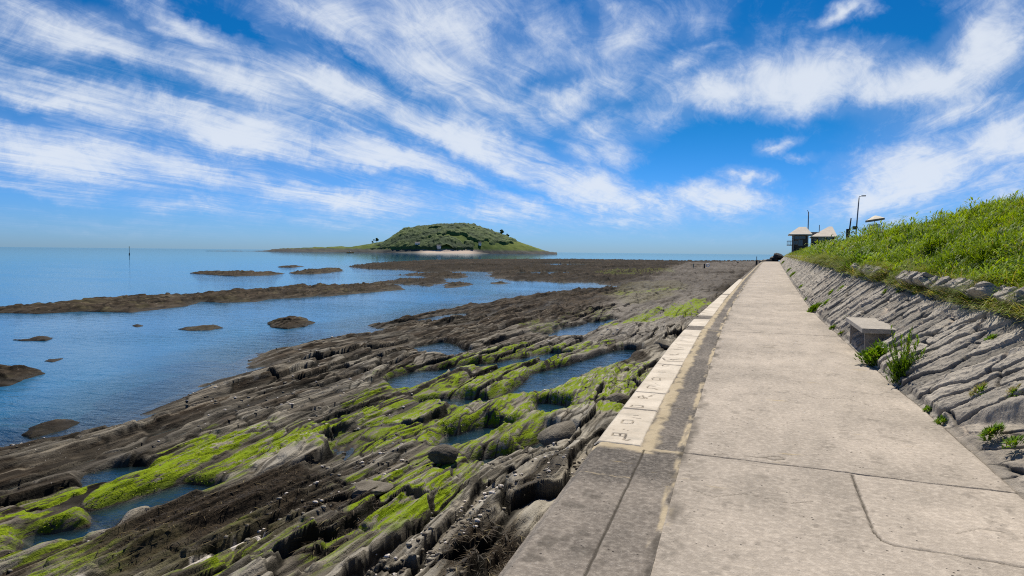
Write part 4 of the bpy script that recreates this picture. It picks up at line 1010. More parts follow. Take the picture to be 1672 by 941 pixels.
# low bush in front of the bench, and the tall stalky plant beside it
V, f, at = leafy(1300, .22, .34, .30, .07, 61, .4, .42)
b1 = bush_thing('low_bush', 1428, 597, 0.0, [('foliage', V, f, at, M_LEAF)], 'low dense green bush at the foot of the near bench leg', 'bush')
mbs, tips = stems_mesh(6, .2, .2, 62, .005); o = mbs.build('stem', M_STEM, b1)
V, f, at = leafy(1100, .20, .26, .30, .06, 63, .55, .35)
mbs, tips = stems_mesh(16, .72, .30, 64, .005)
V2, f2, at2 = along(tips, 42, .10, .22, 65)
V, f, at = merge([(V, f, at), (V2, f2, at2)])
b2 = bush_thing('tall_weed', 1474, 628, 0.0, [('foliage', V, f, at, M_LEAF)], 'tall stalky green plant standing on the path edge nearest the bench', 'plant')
mbs.build('stem', M_STEM, b2)
fl = MB(); rr = random.Random(5)
for tp in tips[:11]:
    p = tp[2].lerp(tp[3], rr.random()); s = .012
    for k in range(5):
        a = k*1.257; fl.face([p, p+Vector((math.cos(a-.5)*s, math.sin(a-.5)*s, .006)), p+Vector((math.cos(a)*s*1.5, math.sin(a)*s*1.5, .002)), p+Vector((math.cos(a+.5)*s, math.sin(a+.5)*s, .006))])
o = fl.build('blossom', M_FLOWER, b2)
# the clump that hangs over the head of the wall, and the white flower on the ledge
V, f, at = leafy(900, .45, .9, .55, .14, 66, .3, .35)
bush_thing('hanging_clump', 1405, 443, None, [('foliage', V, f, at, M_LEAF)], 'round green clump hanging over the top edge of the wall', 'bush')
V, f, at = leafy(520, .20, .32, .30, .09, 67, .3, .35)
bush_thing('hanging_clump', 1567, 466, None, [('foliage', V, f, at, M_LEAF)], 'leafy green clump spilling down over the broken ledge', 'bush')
mbs, tips = stems_mesh(2, .26, .05, 68, .006); V, f, at = along(tips, 13, .10, .38, 69)
b3 = bush_thing('flowering_plant', 1612, 474, None, [('foliage', V, f, at, M_LEAF)], 'yellow green plant with one white flower on the wall ledge', 'plant')
mbs.build('stem', M_STEM, b3); fl = MB(); p = tips[0][3]
for k in range(6):
    a = k*1.047; fl.face([p, p+Vector((math.cos(a-.5)*.022, math.sin(a-.5)*.022, .01)), p+Vector((math.cos(a)*.036, math.sin(a)*.036, .004)), p+Vector((math.cos(a+.5)*.022, math.sin(a+.5)*.022, .01))])
fl.build('blossom', M_FLOWER, b3)

# ------------------------------------------------------------------ bench
M_BENCH = aggregate_mat('bench_concrete', (.42, .385, .34), (.21, .195, .18))
def tone_attr(o, v):
    n = len(o.data.vertices)
    for k, x in (('wear', v), ('dirt', 0), ('cement', 0)):
        a = o.data.attributes.new(k, 'FLOAT', 'POINT'); a.data.foreach_set('value', np.full(n, x, np.float32))
B0 = (1.36, 12.4, 0); bench = empty('concrete_bench', B0); tag(bench, 'plain grey concrete slab bench set into the foot of the stone wall', 'bench')
mb = MB(); mb.hexa([(-.05, -.98, .40), (.58, -.92, .40), (.58, 1.02, .40), (-.10, .98, .40), (-.05, -.98, .475), (.58, -.92, .475), (.58, 1.02, .475), (-.10, .98, .475)]); o = mb.build('seat', M_BENCH, bench, .008); tone_attr(o, .85)  # seat set to the paler end of the concrete colour
for yy, xx in ((-.72, .02), (.80, -.035)):
    mb = MB(); mb.box(xx, xx+.46, yy, yy+.075, -.03, .398); o = mb.build('leg', M_BENCH, bench, .006); tone_attr(o, .35)  # legs set to a darker concrete colour than the seat

# ------------------------------------------------------------------ buildings and things on the terrace
M_ROOF = simple('weathered_slate', (.62, .54, .44), .8, .3, 1.5, bump=.02)
M_TIMBER = simple('dark_timber', (.12, .082, .055), .8, .35, 2, bump=.01)
M_TRIM = simple('grey_trim', (.24, .22, .2), .7, .2, 2)
M_GALV = simple('galvanised_steel', (.22, .24, .26), .45, .2, 3, .6)
M_DARKP = simple('dark_post', (.05, .045, .04), .7, .3, 3)
M_CANV = simple('cream_canvas', (.72, .64, .50), .85, .08, 3); M_WOODF = simple('yellowed_wood', (.5, .4, .2), .7, .3, 8)
def glass():
    m, nt, out = new_mat('window_glass'); principled(nt, out, (.02, .04, .06), .05, None, .8); return m
M_GLASS = glass()
def wbox(px0, px1, Y, dy):  # x range of a sighted front, world
    return at_Y(px0, 400, Y)[0], at_Y(px1, 400, Y)[0]
def zed(py, px, Y): return at_Y(px, py, Y)[2]
def hip_roof(mb, x0, x1, y0, y1, ze, za, rx0, rx1, ry, th=.18):
    E = [(x0, y0, ze), (x1, y0, ze), (x1, y1, ze), (x0, y1, ze)]
    Rg = [(rx0, ry-.25, za), (rx1, ry-.25, za), (rx1, ry+.25, za), (rx0, ry+.25, za)]
    lo = [(a, b, c-th) for a, b, c in E]
    mb.hexa(lo+E)
    mb2 = mb; mb2.face([E[0], E[1], Rg[1], Rg[0]]); mb2.face([E[1], E[2], Rg[2], Rg[1]]); mb2.face([E[2], E[3], Rg[3], Rg[2]]); mb2.face([E[3], E[0], Rg[0], Rg[3]]); mb2.face(Rg)
def hut(name, pxe0, pxe1, pxw0, pxw1, pye, pya, pxr0, pxr1, Y, depth, label, wins):
    e0, e1 = wbox(pxe0, pxe1, Y, 0); w0, w1 = wbox(pxw0, pxw1, Y, 0); ze = zed(pye, pxe0, Y); za = zed(pya, (pxr0+pxr1)/2, Y+depth/2)
    r0, r1 = wbox(pxr0, pxr1, Y+depth/2, 0)
    zb = float(hill_z(np.array([w0+1]), np.array([Y+.5]))[0])-1.2
    cx = (w0+w1)/2; root = empty(name, (cx, Y, zb)); tag(root, label, 'hut')
    L = lambda x, y, z: (x-cx, y-Y, z-zb)
    def bx(mb, x0, x1, y0, y1, z0, z1): mb.box(x0-cx, x1-cx, y0-Y, y1-Y, z0-zb, z1-zb)
    mb = MB(); bx(mb, w0, w1, Y+.5, Y+depth-.5, zb, ze-.14); mb.build('wall', M_TIMBER, root)
    mb = MB(); hip_roof(mb, e0-cx, e1-cx, 0, depth, ze-zb, za-zb, r0-cx, r1-cx, depth/2); mb.build('roof', M_ROOF, root)
    for (a0, a1, b0, b1) in wins:
        x0, x1 = wbox(a0, a1, Y+.5, 0); z1 = zed(b0, a0, Y+.5); z0 = zed(b1, a0, Y+.5)
        mb = MB(); t = .09
        bx(mb, x0-t, x1+t, Y+.42, Y+.498, z1, z1+t); bx(mb, x0-t, x1+t, Y+.42, Y+.498, z0-t, z0); bx(mb, x0-t, x0, Y+.42, Y+.498, z0, z1); bx(mb, x1, x1+t, Y+.42, Y+.498, z0, z1); bx(mb, (x0+x1)/2-.04, (x0+x1)/2+.04, Y+.43, Y+.498, z0, z1)
        w_ = mb.build('window', M_TRIM, root)
        mb = MB(); bx(mb, x0, x1, Y+.46, Y+.496, z0, z1); mb.build('pane', M_GLASS, w_)
    # posts under the eaves
    for xx in (w0+.05, w1-.25):
        mb = MB(); bx(mb, xx, xx+.22, Y+.22, Y+.42, zb, ze-.18); mb.build('post', M_TRIM, root)
    return root, L, zb, (w0, w1, ze, za)
HY = 140.
h1, L1_, zb1, d1 = hut('wooden_hut', 1287, 1326, 1294, 1320, 382.5, 370.8, 1303.5, 1315, HY, 6.2, 'smaller dark timber hut with a hipped roof and railed balcony over the sea', [(1297.5, 1305, 386, 390.5), (1306.5, 1314, 386, 389.5), (1304, 1310, 392.5, 401), (1296, 1302, 394, 399)])
mb = MB(); x0, x1 = wbox(1285, 1294, HY+.6, 0); cx = (d1[0]+d1[1])/2
zt = zed(393.3, 1287, HY+.6)-zb1; zl = zed(399.6, 1287, HY+.6)-zb1
mb.box(x0-cx, x1-cx+.0, .6, 4.2, zl-.16, zl)
for z in (zl+.35, zl+.62, zt):
    mb.box(x0-cx, x1-cx, .6, .66, z-.06, z); mb.box(x0-cx, x0-cx+.06, .66, 4.2, z-.06, z)
for k in range(4):
    xx = x0-cx+(x1-x0-.06)*k/3; mb.box(xx, xx+.06, .53, .598, zl, zt+.03)
mb.build('balcony', M_TRIM, h1)
h2, L2_, zb2, d2 = hut('wooden_hut', 1324, 1367, 1327, 1364, 386.2, 370.2, 1352, 1358, HY+2, 8.5, 'larger dark timber hut with a broad pyramid roof, nearer the lamp post', [(1327.8, 1333, 390, 394), (1336, 1345, 388.5, 393.5), (1350, 1358, 387.8, 391)])
mb = MB(); xa, xb = d1[1]-cx-.1, wbox(1338, 1338, HY+2, 0)[0]-cx
mb.box(xa+.12, xb, 3.6, 6.5, zed(382.3, 1325, HY+4)-zb1-.3, zed(379.2, 1325, HY+4)-zb1); mb.build('link_roof', M_TRIM, h1)
def pole(name, px0, py0, px1, py1, Y, r, mat, label, cat, arm=None, ground=True):
    a = at_Y(px0, py0, Y); b = at_Y(px1, py1, Y); zg = float(hill_z(np.array([a[0]]), np.array([Y]))[0])
    root = empty(name, (a[0], Y, zg)); tag(root, label, cat)
    lx = (b[0]-a[0]); H = b[2]-zg
    mb = MB(); mb.tube([(0, 0, -.1), (lx, 0, H)], [r, r*.75], 10); mb.build('pole', mat, root, smooth=True)
    return root, lx, H
lp, lx, H = pole('street_lamp', 1397.3, 376, 1402.6, 323, 88, .085, M_GALV, 'tall grey street lamp with a short bent arm on the bank top', 'street lamp')
mb = MB(); mb.tube([(lx, 0, H-.03), (lx+.04, 0, H+.12), (lx+.16, 0, H+.19), (lx+.38, 0, H+.2)], .055, 8); mb.build('arm', M_GALV, lp, smooth=True)
mb = MB(); mb.box(lx+.30, lx+.72, -.12, .12, H+.14, H+.26); mb.build('lamp_head', M_DARKP, lp, .03)
mb = MB(); mb.box(-.35, .1, -.1, .12, 1.35, 1.75); mb.tube([(.05, 0, 1.9), (.35, 0, 1.2)], .04, 6); mb.build('bracket', M_DARKP, lp)
lp2, lx, H = pole('leaning_post', 1384.8, 380, 1389.6, 356.5, 90, .10, M_DARKP, 'thick dark post leaning over beside the street lamp', 'post')
mb = MB(); mb.box(-.22, .12, -.14, .14, 0, float(zed(374, 1385, 90)-lp2.location.z)); mb.build('base_box', M_DARKP, lp2, .02)
mst, lx, H = pole('flagpole', 1319.8, 374, 1320.2, 346.5, 148, .13, M_GALV, 'thin pale pole rising behind the smaller hut', 'pole')
mb = MB(); mb.tube([(lx, 0, H), (lx-.25, 0, H+.35)], .06, 6); mb.build('tip', M_DARKP, mst)
pole('thin_mast', 1337.4, 379, 1338, 367.5, 152, .09, M_DARKP, 'shorter thin mast rising between the two hut roofs', 'mast')
# parasol and chairs
UY = 86.; a = at_Y(1427.3, 371, UY); zg = float(hill_z(np.array([a[0]]), np.array([UY]))[0])
um = empty('parasol', (a[0], UY, zg)); tag(um, 'open cream parasol with a striped rim on the grassy terrace', 'parasol')
ct = at_Y(1428.5, 352.2, UY)[2]-zg; rim = at_Y(1428, 358.3, UY)[2]-zg; rad = (at_Y(1443, 358, UY)[0]-at_Y(1411.3, 358, UY)[0])/2
mb = MB(); mb.tube([(0, 0, -.1), (.04, 0, ct)], .035, 8); mb.build('pole', M_GALV, um)
mb = MB(); n = 10; tilt = .16
ring = lambda r, z: [Vector((.06+r*math.cos(6.283*k/n), r*math.sin(6.283*k/n), z+tilt*r*math.cos(6.283*k/n))) for k in range(n)]
rings = [ring(.05, ct), ring(rad*.5, ct-(ct-rim)*.42), ring(rad, rim)]
for A, B in zip(rings[:-1], rings[1:]):
    for k in range(n): mb.face([A[k], A[(k+1) % n], B[(k+1) % n], B[k]])
mb.build('canopy', M_CANV, um)
mb = MB(); A = ring(rad*1.003, rim-.004); B = ring(rad*1.0, rim-.2)
for k in range(n): mb.face([A[k], A[(k+1) % n], B[(k+1) % n], B[k]])
vl = mb.build('valance', simple('striped_valance', (.30, .24, .17), .8, .3, 2), um)
mb = MB()
for k in range(n): 
    mb.tube([rings[2][k], (.05, 0, rim-.05)], .015, 4)
mb.build('rib', M_DARKP, um)
def chair(px, py, label):
    q = at_Y(px, py, UY-.6); zg = float(hill_z(np.array([q[0]]), np.array([UY-.6]))[0]); top = q[2]-zg; r = empty('garden_chair', (q[0], UY-.6, zg)); tag(r, label, 'chair', 'chairs under the parasol')
    w = .32
    mb = MB(); 
    for k in range(5): mb.box(-w+k*2*w/5+.01, -w+(k+1)*2*w/5-.01, -.02, .02, top-.75, top)
    mb.build('backrest', M_WOODF, r)
    mb = MB(); mb.box(-w, w, .02, .5, top-.82, top-.77); mb.build('seat', M_WOODF, r)
    for sx in (-1, 1):
        for yy in (0, .45): mb = MB(); mb.box(sx*w-.03, sx*w+.03, yy, yy+.05, -.1, top-.82); mb.build('leg', M_WOODF, r)
chair(1423.6, 366.6, 'wooden garden chair on the sea side of the parasol pole'); chair(1431.5, 366, 'wooden garden chair on the landward side of the parasol pole')
# ------------------------------------------------------------------ island
ID = 1250.0
PROF = [(405, 411), (430, 409.6), (462, 405.6), (520, 404.3), (575, 402.6), (600, 399), (630, 395), (645, 386), (660, 376), (690, 372), (720, 368.8), (750, 368), (772, 369), (800, 378), (820, 386), (840, 394), (870, 403), (888, 409.5), (905, 412.2)]
def isl_u(px): return (px-836)/F_PX*ID
IDIR = FWD.copy(); IDIR[2] = 0; IDIR /= np.linalg.norm(IDIR)
def isl_xy(u, v): return CAM[0]+_r0[0]*u+_fh[0]*(ID+v), CAM[1]+_r0[1]*u+_fh[1]*(ID+v)
_pu = np.array([isl_u(p[0]) for p in PROF]); _pz = np.array([at_dist(p[0], p[1], ID)[2] for p in PROF])
HALF = 150.
def isl_z(u, v):
    top = np.interp(u, _pu, _pz)-SEA
    w = np.interp(u, [isl_u(410), isl_u(600), isl_u(740), isl_u(905)], [22, 70, HALF, 24])
    t = np.clip(v/w, -1.2, 1.2)
    return SEA+(top)*np.clip(1-np.abs(t)**1.9, -.3, 1)
def island_mat():
    m, nt, out = new_mat('island_ground'); p = geo_pos(nt)
    n1 = nt.noise(p, .02, 5, .6); n2 = nt.noise(p, .12, 5, .65)
    sz = nt.new('ShaderNodeSeparateXYZ'); nt.l.new(p, sz.inputs[0])
    g = nt.mix(nt.range(n1, .35, .65), (.045, .085, .012), (.125, .155, .026))
    g = nt.mix(nt.math('MULTIPLY', nt.range(n2, .55, .7), .5), g, (.03, .06, .015))
    rockc = nt.mix(n2, (.035, .04, .045), (.11, .105, .09))
    hh = nt.math('ADD', sz.outputs[2], nt.math('MULTIPLY', nt.math('SUBTRACT', n2, .5), 9))
    c = nt.mix(nt.range(hh, 1.5, 6.5), rockc, g)
    c = nt.mix(nt.attr('sand'), c, (.42, .34, .28))
    principled(nt, out, c, .9, nt.bump(n2, 1.2, .8), .1); return m
uu = np.linspace(isl_u(402), isl_u(908), 320); vv = np.linspace(-170, 170, 110)
U_, V_ = np.meshgrid(uu, vv, indexing='ij')
Zi = isl_z(U_, V_)
Zi = Zi+np.clip((Zi-SEA)/4, 0, 1)*(2.2*fbm(U_/22, V_/22, 601, 4)+.9*fbm(U_/6, V_/6, 603, 2))+.6*fbm(U_/9, V_/9, 605, 2)
sandm = sm(isl_u(692), isl_u(716), U_)*sm(isl_u(796), isl_u(770), U_)
beach = sm(isl_u(640), isl_u(720), U_)*sm(isl_u(815), isl_u(770), U_)*sm(-100, -128, V_)
Zi = np.where(beach > .1, np.maximum(Zi, SEA-.8+5.2*beach*sm(-178, -120, V_)), Zi)
sand = np.clip(sandm*sm(SEA-1, SEA+.4, Zi)*sm(SEA+7.5, SEA+4.5, Zi)*(V_ < -85), 0, 1)
Xi, Yi = isl_xy(U_, V_)
tag(grid_mesh('island', Xi, Yi, Zi, island_mat(), dict(sand=sand), Zi > SEA-3), 'wooded humpbacked island with a sandy cove on the near shore', 'island', kind='structure')
def canopy_mat():
    m, nt, out = new_mat('island_canopy'); p = geo_pos(nt); t = nt.attr('tone'); n = nt.noise(p, .25, 5, .7)
    c = nt.mix(t, (.024, .052, .020), (.13, .18, .045)); c = nt.mix(nt.range(n, .45, .7), c, nt.mix(.35, c, (.005, .014, .006)))
    principled(nt, out, c, .85, nt.bump(n, 1.0, 1), .15); return m
M_CANOPY = canopy_mat()
def ico(sub=2):
    bm = bmesh.new(); bmesh.ops.create_icosphere(bm, subdivisions=sub, radius=1)
    V = np.array([v.co[:] for v in bm.verts]); Fc = np.array([[v.index for v in f.verts] for f in bm.faces]); bm.free(); return V, Fc
ICO_V, ICO_F = ico(2)
def crown(V0, c, r, seed, squash=.8):
    g = np.random.default_rng(seed); n = len(V0)
    k = 1+.22*np.sin(V0[:, 0]*5+seed)*np.sin(V0[:, 1]*4+seed*2)+.18*g.normal(size=n)*.6
    return c+V0*k[:, None]*np.array([r, r, r*squash])
def build_woods():
    u1 = np.arange(isl_u(582), isl_u(866), 1.15); v1 = np.arange(-132, 80, 1.5)
    U, V = np.meshgrid(u1, v1, indexing='ij'); px = U/ID*F_PX+836
    zg = isl_z(U, V); h = zg-SEA
    wu = U+3*fbm(U/9, V/9, 621, 2); wv = V+3*fbm(U/9+5, V/9, 623, 2)
    F1, F2, R1, ox, oy = cells(wu/8.5, wv/8.5, 625); G1, G2, R2, px2, py2 = cells(wu/3.6, wv/3.6, 627)
    can = 3.4*np.sqrt(np.clip(1-(F1/.85)**2, .02, 1))*(.5+.8*R1)+1.3*np.sqrt(np.clip(1-(G1/.85)**2, .05, 1))+1.2*fbm(U/2.5, V/2.5, 629, 2)
    gl = fbm(U/34, V/24, 611, 3)
    full = sm(588, 668, px)*.85+.15
    mask = np.where(px < 800, 1., sm(864, 812, px)+.5*fbm(U/14, V/14, 631, 3))
    mask = mask*sm(4.5, 9, h)*np.where(px > 778, sm(12, 22, h+6*fbm(U/16, V/16, 633, 2)), 1)
    mask = mask*np.where((px > 690) & (px < 800), 1-.9*sm(.16, .34, gl), 1)*np.where(px < 655, sm(-.5, .1, fbm(U/11, V/11, 635, 3)+.3*sm(600, 650, px)), 1)
    z = zg-1.5+(can+1.2)*full*sm(.25, .7, mask)
    tone = np.clip(.36+.65*gl+.35*(R1-.5)+.25*(R2-.5), 0, 1)
    X, Y = isl_xy(U, V)
    ob = grid_mesh('woodland', X, Y, z, M_CANOPY, dict(tone=tone), mask > .3)
    tag(ob, 'dense dark green wood covering the hump of the island', 'woodland', kind='stuff')
build_woods()
M_TRUNK = simple('dark_bark', (.05, .04, .03), .9, .3, 1)
def isl_tree(px, label, r, seed, tall=1.0):
    u = isl_u(px); v = 0.; z = float(isl_z(np.array(u), np.array(v))); x, y = isl_xy(u, v)
    t = empty('tree', (x, y, z)); tag(t, label, 'tree', 'single trees on the island skyline')
    mb = MB(); mb.tube([(0, 0, -2), (.3, 0, r*tall), (0, .2, r*tall*1.7)], [.6, .45, .2], 6); mb.build('trunk', M_TRUNK, t)
    Vs = []; Fs = []; o = 0; g = np.random.default_rng(seed)
    for k in range(7):
        c = np.array([g.normal()*r*.45, g.normal()*r*.4, r*tall*(1.25+.35*g.normal())]); V = crown(ICO_V, c, r*g.uniform(.4, .62), seed+k); Vs.append(V); Fs.append(ICO_F+o); o += len(V)
    ob = np_mesh('crown', np.concatenate(Vs), [np.concatenate(Fs)], M_CANOPY, attrs=dict(tone=np.full(o, .2))); ob.parent = t
isl_tree(615, 'lone tree on the low western skyline of the island', 3.6, 1, 1.3); isl_tree(608, 'small bushy tree beside the lone western skyline tree', 2.2, 2)
isl_tree(818, 'round tree at the top of the eastern grass slope', 5, 3); isl_tree(828, 'windswept tree lowest on the eastern skyline of the island', 3.4, 4, 1.2)
M_WHITEW = simple('white_render', (.75, .72, .66), .8, .08, .5); M_DKROOF = simple('dark_roof', (.09, .09, .10), .7, .2, .5)
def cottage(px, py, v, w, d, h, label):
    u = isl_u(px); x, y = isl_xy(u, v); D = ID+v; q = CAM+ray(px, py)/F_PX*D
    
    for v in np.arange(-150, 60, 1.):
        q = CAM+ray(px, py)/F_PX*(ID+v); u = (px-836)/F_PX*(ID+v); z = float(isl_z(np.array(u), np.array(v)))
        if z > q[2]-h: break
    x, y = isl_xy(u, v); zb = q[2]-h-1.5
    c = empty('cottage', (x, y, zb), _psi); tag(c, label, 'cottage', 'white cottages among the island trees')
    H = q[2]-zb
    mb = MB(); mb.box(-w/2, w/2, -d/2, d/2, 0, H); mb.build('wall', M_WHITEW, c)
    mb = MB(); e = .4; mb.hexa([(-w/2-e, -d/2-e, H+.02), (w/2+e, -d/2-e, H+.02), (w/2+e, d/2+e, H+.02), (-w/2-e, d/2+e, H+.02), (-w/2-e, -.2, H+2.4), (w/2+e, -.2, H+2.4), (w/2+e, .2, H+2.4), (-w/2-e, .2, H+2.4)]); mb.build('roof', M_DKROOF, c)
    for k in (-1, 1): mb = MB(); mb.box(k*w*.25-.5, k*w*.25+.5, -d/2-.06, -d/2-.01, H-2.2, H-.8); mb.build('window', M_GLASS, c)
cottage(681.5, 397.5, -122, 8, 6, 4.5, 'taller white cottage among trees left of the beach'); cottage(716.5, 402, -134, 7, 5, 3, 'low white cottage just above the sandy beach'); cottage(783, 397, -118, 4.5, 4, 4, 'small white cottage at the edge of the eastern meadow')

# ------------------------------------------------------------------ things out on the water and the shore
M_ORANGE = simple('orange_hull', (.62, .24, .06), .5, .15, 2, bump=0); M_CREAMB = simple('cream_deck', (.62, .50, .34), .6, .15, 2, bump=0)
def boat(px, py, D, length, label):
    q = CAM+ray(px, py)/F_PX*D; b = empty('motor_boat', (q[0], q[1], SEA), _psi); tag(b, label, 'boat')
    bm = bmesh.new(); R_ = []
    for k in range(9):
        t = k/8; x = (t-.5)*length; w = .16*length*(1-max(0, (t-.55)/.45)**2.2)+.02; sh = .10*length*(1+.5*t*t)
        R_.append([bm.verts.new((x, -w, sh)), bm.verts.new((x, -w*.7, -.25)), bm.verts.new((x, w*.7, -.25)), bm.verts.new((x, w, sh))])
    for A, B in zip(R_[:-1], R_[1:]):
        for i in range(4): bm.faces.new((A[i], A[(i+1) % 4], B[(i+1) % 4], B[i]))
    bm.faces.new(R_[0]); bm.faces.new(R_[-1])
    mb = MB(); mb.bm.free(); mb.bm = bm; mb.build('hull', M_ORANGE, b)
    mb = MB(); mb.hexa([(-length*.22, -length*.1, length*.105), (length*.12, -length*.1, length*.105), (length*.12, length*.1, length*.105), (-length*.22, length*.1, length*.105), (-length*.2, -length*.08, length*.21), (length*.05, -length*.08, length*.21), (length*.05, length*.08, length*.21), (-length*.2, length*.08, length*.21)]); mb.build('cabin', M_CREAMB, b)
boat(572, 411.6, 880, 9.5, 'small orange boat lying off the island shore')
M_BEAC = simple('beacon_paint', (.16, .15, .14), .7, .3, 2); M_YEL = simple('yellow_topmark', (.42, .36, .18), .6, .1, 2)
q = at_z(211.3, 416, SEA); bc = empty('beacon', (q[0], q[1], SEA)); tag(bc, 'slender channel beacon pole standing alone out in the bay', 'beacon')
D = float(np.dot(q-CAM, FWD)); Hb = (416-402.6)/F_PX*D
mb = MB(); mb.tube([(0, 0, -1.5), (0, 0, Hb*.92)], .12, 8); mb.build('pole', M_BEAC, bc)
mb = MB(); mb.tube([(0, 0, -1), (0, 0, .9)], [.4, .3], 8); mb.build('base', M_BEAC, bc)
mb = MB(); mb.tube([(0, 0, Hb*.86), (0, 0, Hb)], [.22, .16], 8); mb.build('topmark', M_YEL, bc)
def reef_z(q): return float(reef_fields(np.array([[q[0]]]), np.array([[q[1]]]))[0][0, 0])
def R_(q):
    d = np.array(q)-CAM; k = F_PX/(d@FWD); return 836+d@RGT*k, 470.5-d@UPV*k
def mark(px, py0, py1, z, r, label, mat=None):
    q = at_z(px, py0, z); q[2] = max(SEA, reef_z(q)); py0 = R_(q)[1]; D = float(np.dot(q-CAM, FWD)); h = max(.5, (py0-py1)/F_PX*D)
    mb = MB(); mb.tube([(0, 0, -.6), (.02*h, 0, h)], [r, r*.8], 8); mb.tube([(-.16*h, 0, h*.8), (.16*h, 0, h*.8)], r*.7, 6)
    o = mb.build('marker_post', mat or M_DARKP); o.location = q; return tag(o, label, 'post', 'posts on the outer reef')
def reef_top(px, py): return -1.75
mark(1175.5, 430.5, 425.2, -1.7, .12, 'short dark post on the outer reef near the end of the path'); mark(1204.8, 431.0, 428.2, -1.7, .25, 'stumpy dark marker on the reef close to the sea wall')
mark(930.5, 432.8, 428, -2.2, .10, 'thin post in the far pool, farther of the two standing there', M_BEAC); mark(915.5, 433.2, 428.8, -2.2, .10, 'thin post in the far pool on the island side', M_BEAC)
mark(1132.3, 437, 430.5, -1.7, .16, 'pale bleached stump on the reef beside the white ring', simple('bleached_wood', (.42, .37, .25), .8, .2, 3))
mark(1150, 438, 431, -1.7, .2, 'dark stump on the reef touching the white ring')
q = at_z(1155.6, 436.4, -1.7); q[2] = reef_z(q)-.05; D = float(np.dot(q-CAM, FWD)); R0 = 3.3/F_PX*D*.72
bm = bmesh.new(); n, k = 20, 8; vs = []
for i in range(n):
    for j in range(k):
        a = 6.283*i/n; b = 6.283*j/k; rr = R0*(1+.38*math.cos(b)); vs.append(bm.verts.new((rr*math.cos(a), R0*.38*math.sin(b), R0*1.3+rr*math.sin(a))))
for i in range(n):
    for j in range(k): bm.faces.new((vs[i*k+j], vs[i*k+(j+1) % k], vs[((i+1) % n)*k+(j+1) % k], vs[((i+1) % n)*k+j]))
mb = MB(); mb.bm.free(); mb.bm = bm; o = mb.build('white_ring', simple('white_paint', (.8, .79, .75), .6, .05, 3), smooth=True); o.location = q; o.rotation_euler = (0, 0, _psi*.8); tag(o, 'white ring standing on edge on the far reef', 'ring')
# low parapet that closes the far end of the path, with a post and a heap of dark boulders
pz = PATH_END
mb = MB()
_pp = [(XO(pz)-.2, pz-14, .45), (XO(pz)+.2, pz-4, .55), (-1.2, pz+2, .9), (.2, pz+4, 1.05), (1.1, pz+4.5, 1.1)]
for (xa, ya, ha), (xb, yb, hb) in zip(_pp[:-1], _pp[1:]): mb.hexa([(xa, ya, -2), (xb, yb, -2), (xb+.1, yb+.5, -2), (xa+.45, ya+.1, -2), (xa, ya, ha*.55), (xb, yb, hb*.55), (xb+.1, yb+.5, hb*.55), (xa+.45, ya+.1, ha*.55)])
o = mb.build('parapet_wall', simple('parapet_stone', (.27, .24, .19), .85, .3, 1.5)); tag(o, 'low stone parapet curving across the far end of the path', 'wall')
q = at_Y(1235.3, 430, 150); mb = MB(); mb.tube([(0, 0, -1), (0, 0, at_Y(1235.3, 419, 150)[2]-q[2])], .07, 6); mb.box(-.18, .18, -.18, .18, -1, .5); o = mb.build('railing_post', M_DARKP); o.location = q; tag(o, 'single thin dark post on the sea wall at the path end', 'post')
def boulder(name, loc, r, seed, mat, label, cat, group=None, sq=(1, .8, .6), rz=0, sub=4, facets=9):
    V, Fc = ico(sub); g = np.random.default_rng(seed); k = np.full(len(V), 1.15)
    for i in range(facets):
        nrm = g.normal(size=3); nrm /= np.linalg.norm(nrm); d = g.uniform(.62, .95); dp = V@nrm; k = np.minimum(k, np.where(dp > .05, d/np.maximum(dp, .05), 9))
    V = V*k[:, None]; V = V*(1+.03*fbm(V[:, 0]*4+V[:, 2]*3, V[:, 1]*4, seed, 3))[:, None]; V = V*np.array(sq)*r
    o = np_mesh(name, V, [Fc], mat, attrs=dict(pale=np.full(len(V), .5), alg=V[:, 2]*0, weed=V[:, 2]*0, white=V[:, 2]*0, grav=V[:, 2]*0, wet=V[:, 2]*0, olive=V[:, 2]*0, crev=V[:, 2]*0, lam=.4*fbm(V[:, 0]*9, V[:, 2]*30, 3, 3)), loc=loc, smooth=False); o.rotation_euler = (0, 0, rz)
    return tag(o, label, cat, group)
def on_reef(px, py):
    """nearest reef surface point on a sight line"""
    d = ray(px, py); d = d/np.linalg.norm(d); t = np.arange(6, 60, .02); Q = CAM+t[:, None]*d
    z = reef_fields(Q[:, 0], Q[:, 1])[0]; i = int(np.argmax(Q[:, 2] < z)); return Q[i]
G3 = 'loose boulders on the reef'
q = on_reef(720, 757); boulder('boulder', tuple(q+np.array([0, .1, .06])), .26, 5, M_REEF, 'angular dark boulder perched on the weedy ridges', 'boulder', G3, (1, .8, .75), .4)
q = on_reef(930, 712); boulder('boulder', tuple(q+np.array([0, .2, -.06])), .8, 8, M_REEF, 'long smooth grey boulder lying below the nearest coping stone', 'boulder', G3, (.42, 1.0, .34), -.55)
q = on_reef(1010, 655); boulder('boulder', tuple(q+np.array([0, .1, -.05])), .5, 12, M_REEF, 'dark rounded boulder tucked against the sea wall', 'boulder', G3, (.5, 1.0, .4), -.4)
q = on_reef(1084, 566); boulder('boulder', tuple(q+np.array([0, .1, .05])), .38, 14, M_REEF, 'black hollowed boulder in the gravel beside the inscribed stones', 'boulder', G3, (.9, .8, .5), .1)
q = on_reef(590, 800); boulder('boulder', tuple(q+np.array([0, .1, -.02])), .40, 15, M_REEF, 'flat tilted slab of loose rock among dark seaweed', 'boulder', G3, (.6, 1, .22), -.5)
